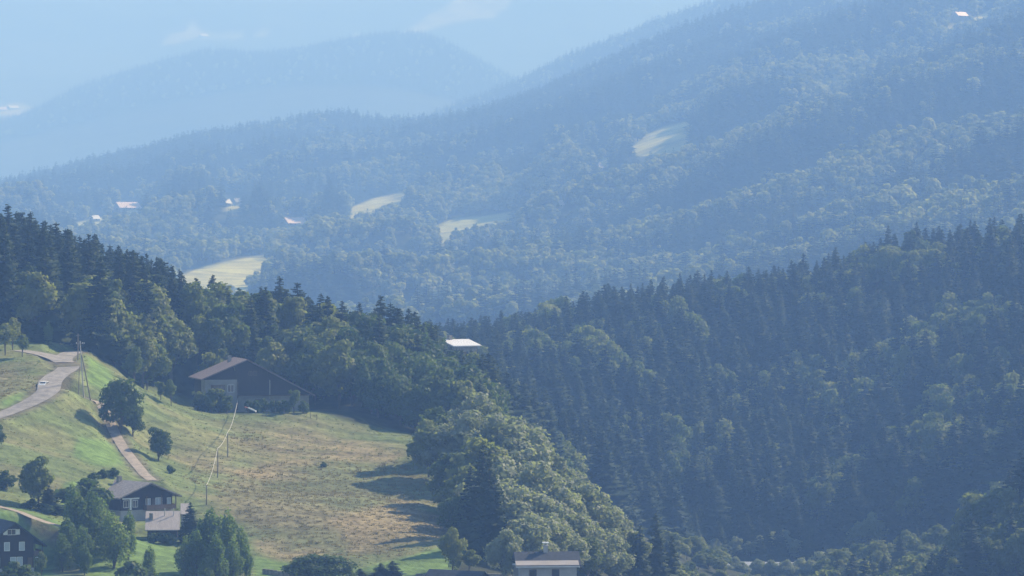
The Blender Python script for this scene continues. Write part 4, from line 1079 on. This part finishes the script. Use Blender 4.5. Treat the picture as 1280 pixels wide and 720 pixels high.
far_house(1204, 26, 3000, 7100, 13, 'chalet with a white roof high on the hill at the upper right', 'tin_red', zf=z_hill, depth=9, rise=4, lift=4)
far_house(702, 262, 3000, 7100, 4.5, 'small hut half hidden in the far woods right of the green clearing', 'roof_sheet', zf=z_hill, depth=5, lift=2)
far_house(752, 214, 3000, 7100, 4, 'small hut below the brownish far clearing', 'roof_sheet', zf=z_hill, depth=6, lift=2)
r = far_house(582, 434, 0, 0, 8.0, 'house showing only its white roof between the tree tops at the centre', 'tin', wallm='stone', fixY=1150, depth=9, wall_h=4, rise=1.3, lift=-4.2, zf=None)
r['group'] = ''; del r['group']
r.location.z = P(580, 432, 1150)[2] - 4.0
MB().box(-6.3, 6.3, .1, 10.6, -40, -5.9).build('base_wall', M['stone'], r)
far_house(256, 47, 13000, 14600, 22, 'speck of a house on the pale alp of the distant mountain', 'tin', zf=z_mt, depth=14, rise=7, lift=2)
far_house(18, 137, 11800, 13200, 26, 'pale hamlet house at the left edge of the distant slope', 'tin', zf=z_mt, depth=14, rise=7, lift=2)
far_house(4, 139, 11800, 13200, 22, 'hamlet house cut by the left edge of the distant slope', 'tin_red', zf=z_mt, depth=14, rise=7, lift=2)
# metal roofed shed assumed as source of the valley bottom glints
q = P(938, 730, 1270)
r = empty('metal_roof_shed', (q[0], q[1], q[2]), R(-8)); tag(r, 'long low roof glinting white through the valley bottom trees', 'shed')
MB().prism_x([(0, -8), (0, 1.6), (8, 6.2), (8, -8)], -18, 18).build('wall', M['plaster_grey'], r)
MB().prism_x([(-.6, 1.25), (-.6, 1.5), (8.4, 6.68), (8.4, 6.43)], -18.6, 18.6).build('roof', M['tin'], r)

# ------------------------------------------------------------------ car on the road
def car(px, Y, yaw, label):
    q = on(px, Y); q[2] += .16
    r = empty('parked_car', tuple(q), yaw); tag(r, label, 'car')
    prof = [(-1.95, .28), (-1.98, .62), (-1.90, .92), (-1.78, 1.0), (-1.45, 1.38), (-1.15, 1.46), (.25, 1.44), (.55, 1.36), (1.05, .98), (1.80, .84), (1.96, .66), (1.98, .34), (1.9, .26)]
    import bmesh
    bm = bmesh.new(); rows = []
    for s, k in ((-.80, .94), (-.86, 1.0), (.86, 1.0), (.80, .94)):
        row = []
        for y, z in prof:
            w = s*(1 - .20*max(0, (z-.95)/.5))
            row.append(bm.verts.new((w, y, .28 + (z-.28)*(k if z > 1 else 1))))
        rows.append(row)
    n = len(prof)
    for a, b in zip(rows, rows[1:]):
        for i in range(n): bm.faces.new((a[i], a[(i+1) % n], b[(i+1) % n], b[i]))
    bm.faces.new(rows[0][::-1]); bm.faces.new(rows[-1]); bmesh.ops.recalc_face_normals(bm, faces=bm.faces)
    me = bpy.data.meshes.new('body'); bm.to_mesh(me); bm.free(); me.materials.append(M['car_white'])
    o = bpy.data.objects.new('body', me); C.objects.link(o); o.parent = r
    MB().quad((-.66, -1.785, 1.02), (.66, -1.785, 1.02), (.60, -1.50, 1.35), (-.60, -1.50, 1.35)).build('rear_window', M['glass'], r)
    MB().quad((.66, 1.06, 1.0), (-.66, 1.06, 1.0), (-.60, .60, 1.36), (.60, .60, 1.36)).build('windscreen', M['glass'], r)
    for s in (-1, 1):
        m = MB()
        for y0, y1 in ((-1.3, -.35), (-.25, .55)): m.quad((s*.868, y0, .98), (s*.868, y1+(.25 if y1 > 0 else 0), .98), (s*.80, y1-.02, 1.36), (s*.80, y0+.12, 1.36))
        m.build('side_window', M['glass'], r)
        for y in (-1.25, 1.28):
            w = MB().tube([(s*.66, y, .31), (s*.87, y, .31)], .31, 14).build('wheel', M['rubber'], r)
            MB().tube([(s*.86, y, .31), (s*.885, y, .31)], .19, 10).build('rim', M['rim'], w)
        MB().box(s*.74-.09, s*.74+.09, -2.0, -1.93, .66, .84).build('tail_lamp', M['lamp_red'], r)
        MB().box(s*.66-.13, s*.66+.13, 1.90, 1.985, .58, .72).build('headlight', M['lamp_white'], r)
    MB().box(-.80, .80, -2.03, -1.95, .36, .55).build('bumper', M['rubber'], r)
    return r
car(55, 903, R(166), 'white car on the road below the bend')

# ------------------------------------------------------------------ poles, cable, slide
q = on(104, 904); top = P(100, 426, 905)[2]
r = empty('utility_pole', tuple(q)); tag(r, 'tall two legged utility pole between the road and the dirt track', 'pole')
hh = top - q[2]
MB().tube([(.2, 0, -.5), (-.75, 0, hh)], [.16, .11], 8).build('pole', M['concrete'], r)
MB().tube([(1.7, .3, -.6), (.55, .2, hh*.42), (-.35, 0, hh*.75)], [.16, .14, .12], 8).build('leg', M['pole'], r)
MB().tube([(-1.2, .4, -.2), (-.9, .2, hh*.55)], [.10, .08], 6).build('leg', M['pole'], r)
MB().box(-.05, 1.15, .02, .18, hh*.2, hh*.2+.14).build('brace', M['pole'], r)
MB().box(-1.75, .35, -.10, .06, hh-.75, hh-.6).build('crossarm', M['pole'], r)
for x in (-1.6, -.2, .2): MB().tube([(x, 0, hh-.6), (x, 0, hh-.35)], .07, 6).build('insulator', M['white'], r)
q = on(97.5, 938)
r = empty('utility_pole', tuple(q)); tag(r, 'shorter slim utility pole behind the tall one at the road bend', 'pole')
MB().tube([(0, 0, -.5), (0, 0, 6.5)], [.15, .11], 8).build('pole', M['pole'], r); MB().box(-.5, .5, -.06, .06, 5.9, 6.02).build('crossarm', M['pole'], r)

cpts = [(300.5, 481, 512), (284.5, 541, 572), (272, 561, 598), (258, 607, 631)]
bases = []
for k, (px, py, foot) in enumerate(cpts):
    q = at(px, foot); Y = q[1]; top = P(px, py, Y)[2] - q[2]
    r = empty('cable_post', tuple(q)); tag(r, ['cable post nearest the farmhouse gable', 'second cable post down the meadow from the farmhouse', 'third cable post down the meadow from the farmhouse', 'lowest cable post above the feathery trees'][k], 'post', None)
    MB().tube([(0, 0, -.5), (.05, 0, top*.5), (0, 0, top)], [.15, .13, .11], 7).build('pole', M['pole'], r)
    MB().box(-.25, .25, -.08, .08, top-.32, top-.2).build('bracket', M['rim'], r)
    bases.append(np.array(P(px, py, Y)) + np.array([0, 0, .12]))
pts3 = [P(292.5, 459, 959)] + bases
line = []
for a, b in zip(pts3, pts3[1:]):
    sag = np.linalg.norm(b-a)*.03
    for t in np.linspace(0, 1, 14, endpoint=False): line.append(a+(b-a)*t - np.array([0, 0, sag*4*t*(1-t)]))
line.append(pts3[-1])
tag(MB().tube(line, .06, 7).build('overhead_cable', M['cable']), 'pale sagging overhead cable running from the farmhouse down over the posts', 'cable')

q = on(311, 952)
r = empty('slide', tuple(q), R(-20)); r.scale = (.75, .75, .75); tag(r, 'small white and red slide on thin legs on the grass before the farmhouse', 'slide')
m = MB().prism([(-.2, 1.9), (2.6, .75), (2.6, .9), (-.2, 2.05)], -.35, .35)
m.prism([(-.2, 2.05), (2.6, .9), (2.6, 1.15), (-.2, 2.3)], -.4, -.352); m.prism([(-.2, 2.05), (2.6, .9), (2.6, 1.15), (-.2, 2.3)], .352, .4)
m.build('chute', M['white'], r)
MB().prism([(-1.5, 2.25), (-.22, 1.95), (-.22, 2.1), (-1.5, 2.4)], -.4, .4).build('platform', M['red'], r)
for x, h in ((-1.3, 2.2), (-.3, 1.9), (2.4, .8)):
    for y in (-.3, .3): MB().tube([(x+(.4 if x > 2 else 0), y, -.3), (x, y, h)], .05, 6).build('leg', M['pole'], r)

# ------------------------------------------------------------------ rough grass on the meadow
def tuft(name, rng, n, w, h, m, spread):
    V = []; Fq = []
    for k in range(n):
        a = rng.random()*6.28; rr = spread*rng.random()**.5; c = np.array([cos(a)*rr, sin(a)*rr, -.08]); b = rng.random()*6.28
        s = np.array([cos(b), sin(b), 0])*w*(.5+.6*rng.random()); ln = np.array([cos(a), sin(a), 0])*h*.5*rng.random(); hh = h*(.5+.6*rng.random())
        i = len(V); V += [c-s, c+s, c+s*.6+ln*.6+np.array([0, 0, hh*.7]), c+ln+np.array([0, 0, hh])]; Fq.append((i, i+1, i+2, i+3))
    return bpy.data.objects.new(name, np_mesh(name, V, Fq, [m]))
M['grass_green'] = leaf_mat('grass_green', GREEN*.95, GREEN*1.4, .35, .7, .15)
M['grass_dry'] = leaf_mat('grass_dry', BRACKEN*.95, DRY*1.0, .3, .75, .15)
tg = [tuft('grass_tuft', rs, 14, .10, .24, M['grass_green'], .38), tuft('dry_tuft', rs, 16, .12, .42, M['grass_dry'], .45), tuft('dry_tuft', rs, 12, .12, .26, M['grass_dry'], .5)]
gx, gy = scatter(-30, 600, 780, 990, 1.15, rs)
gz = z_near(gx, gy); px, py = proj(gx, gy, gz)
inm = poly_sd(px, py, MEADOW) > 1
for nm, (line, rz, wd) in ways.items():
    for i in range(0, len(gx), 4000):
        dd = np.linalg.norm(np.stack([gx[i:i+4000], gy[i:i+4000]], 1)[:, None]-line[None, ::2], axis=2).min(1); inm[i:i+4000] &= dd > wd+.5
for (cx, cyy, cz, rr) in pads: inm &= np.hypot(gx-cx, gy-cyy) > rr*.9
dry = np.full(len(gx), -1e9)
for z_ in DRYZ + STRAW: dry = np.maximum(dry, poly_sd(px, py, z_))
lawn = np.full(len(gx), -1e9)
for z_ in LAWNZ: lawn = np.maximum(lawn, poly_sd(px, py, z_))
nn = fbm(gx/9, gy/9, 131, 3)
dens = np.where(dry > -4, .75, .35 + .5*nn); dens = np.where(lawn > 0, .0, dens)
inm &= rs.random(len(gx)) < dens
kd = np.where((dry + 26*nn + 20*fbm(gx/18, gy/18, 21, 4)*-1 > 4), 1 + (rs.random(len(gx)) > .6), np.where(rs.random(len(gx)) < .2, 2, 0))
gx, gy, gz, kd = gx[inm], gy[inm], gz[inm], kd[inm]
sc = .6 + .9*rs.random(len(gx))**2
print('tufts', len(gx))
instance_cloud('grass', np.stack([gx, gy, gz], 1), ['a', 'b', 'c'], kd, rs.random(len(gx))*6.28, np.stack([sc, sc, sc*.9], 1), objs=tg)
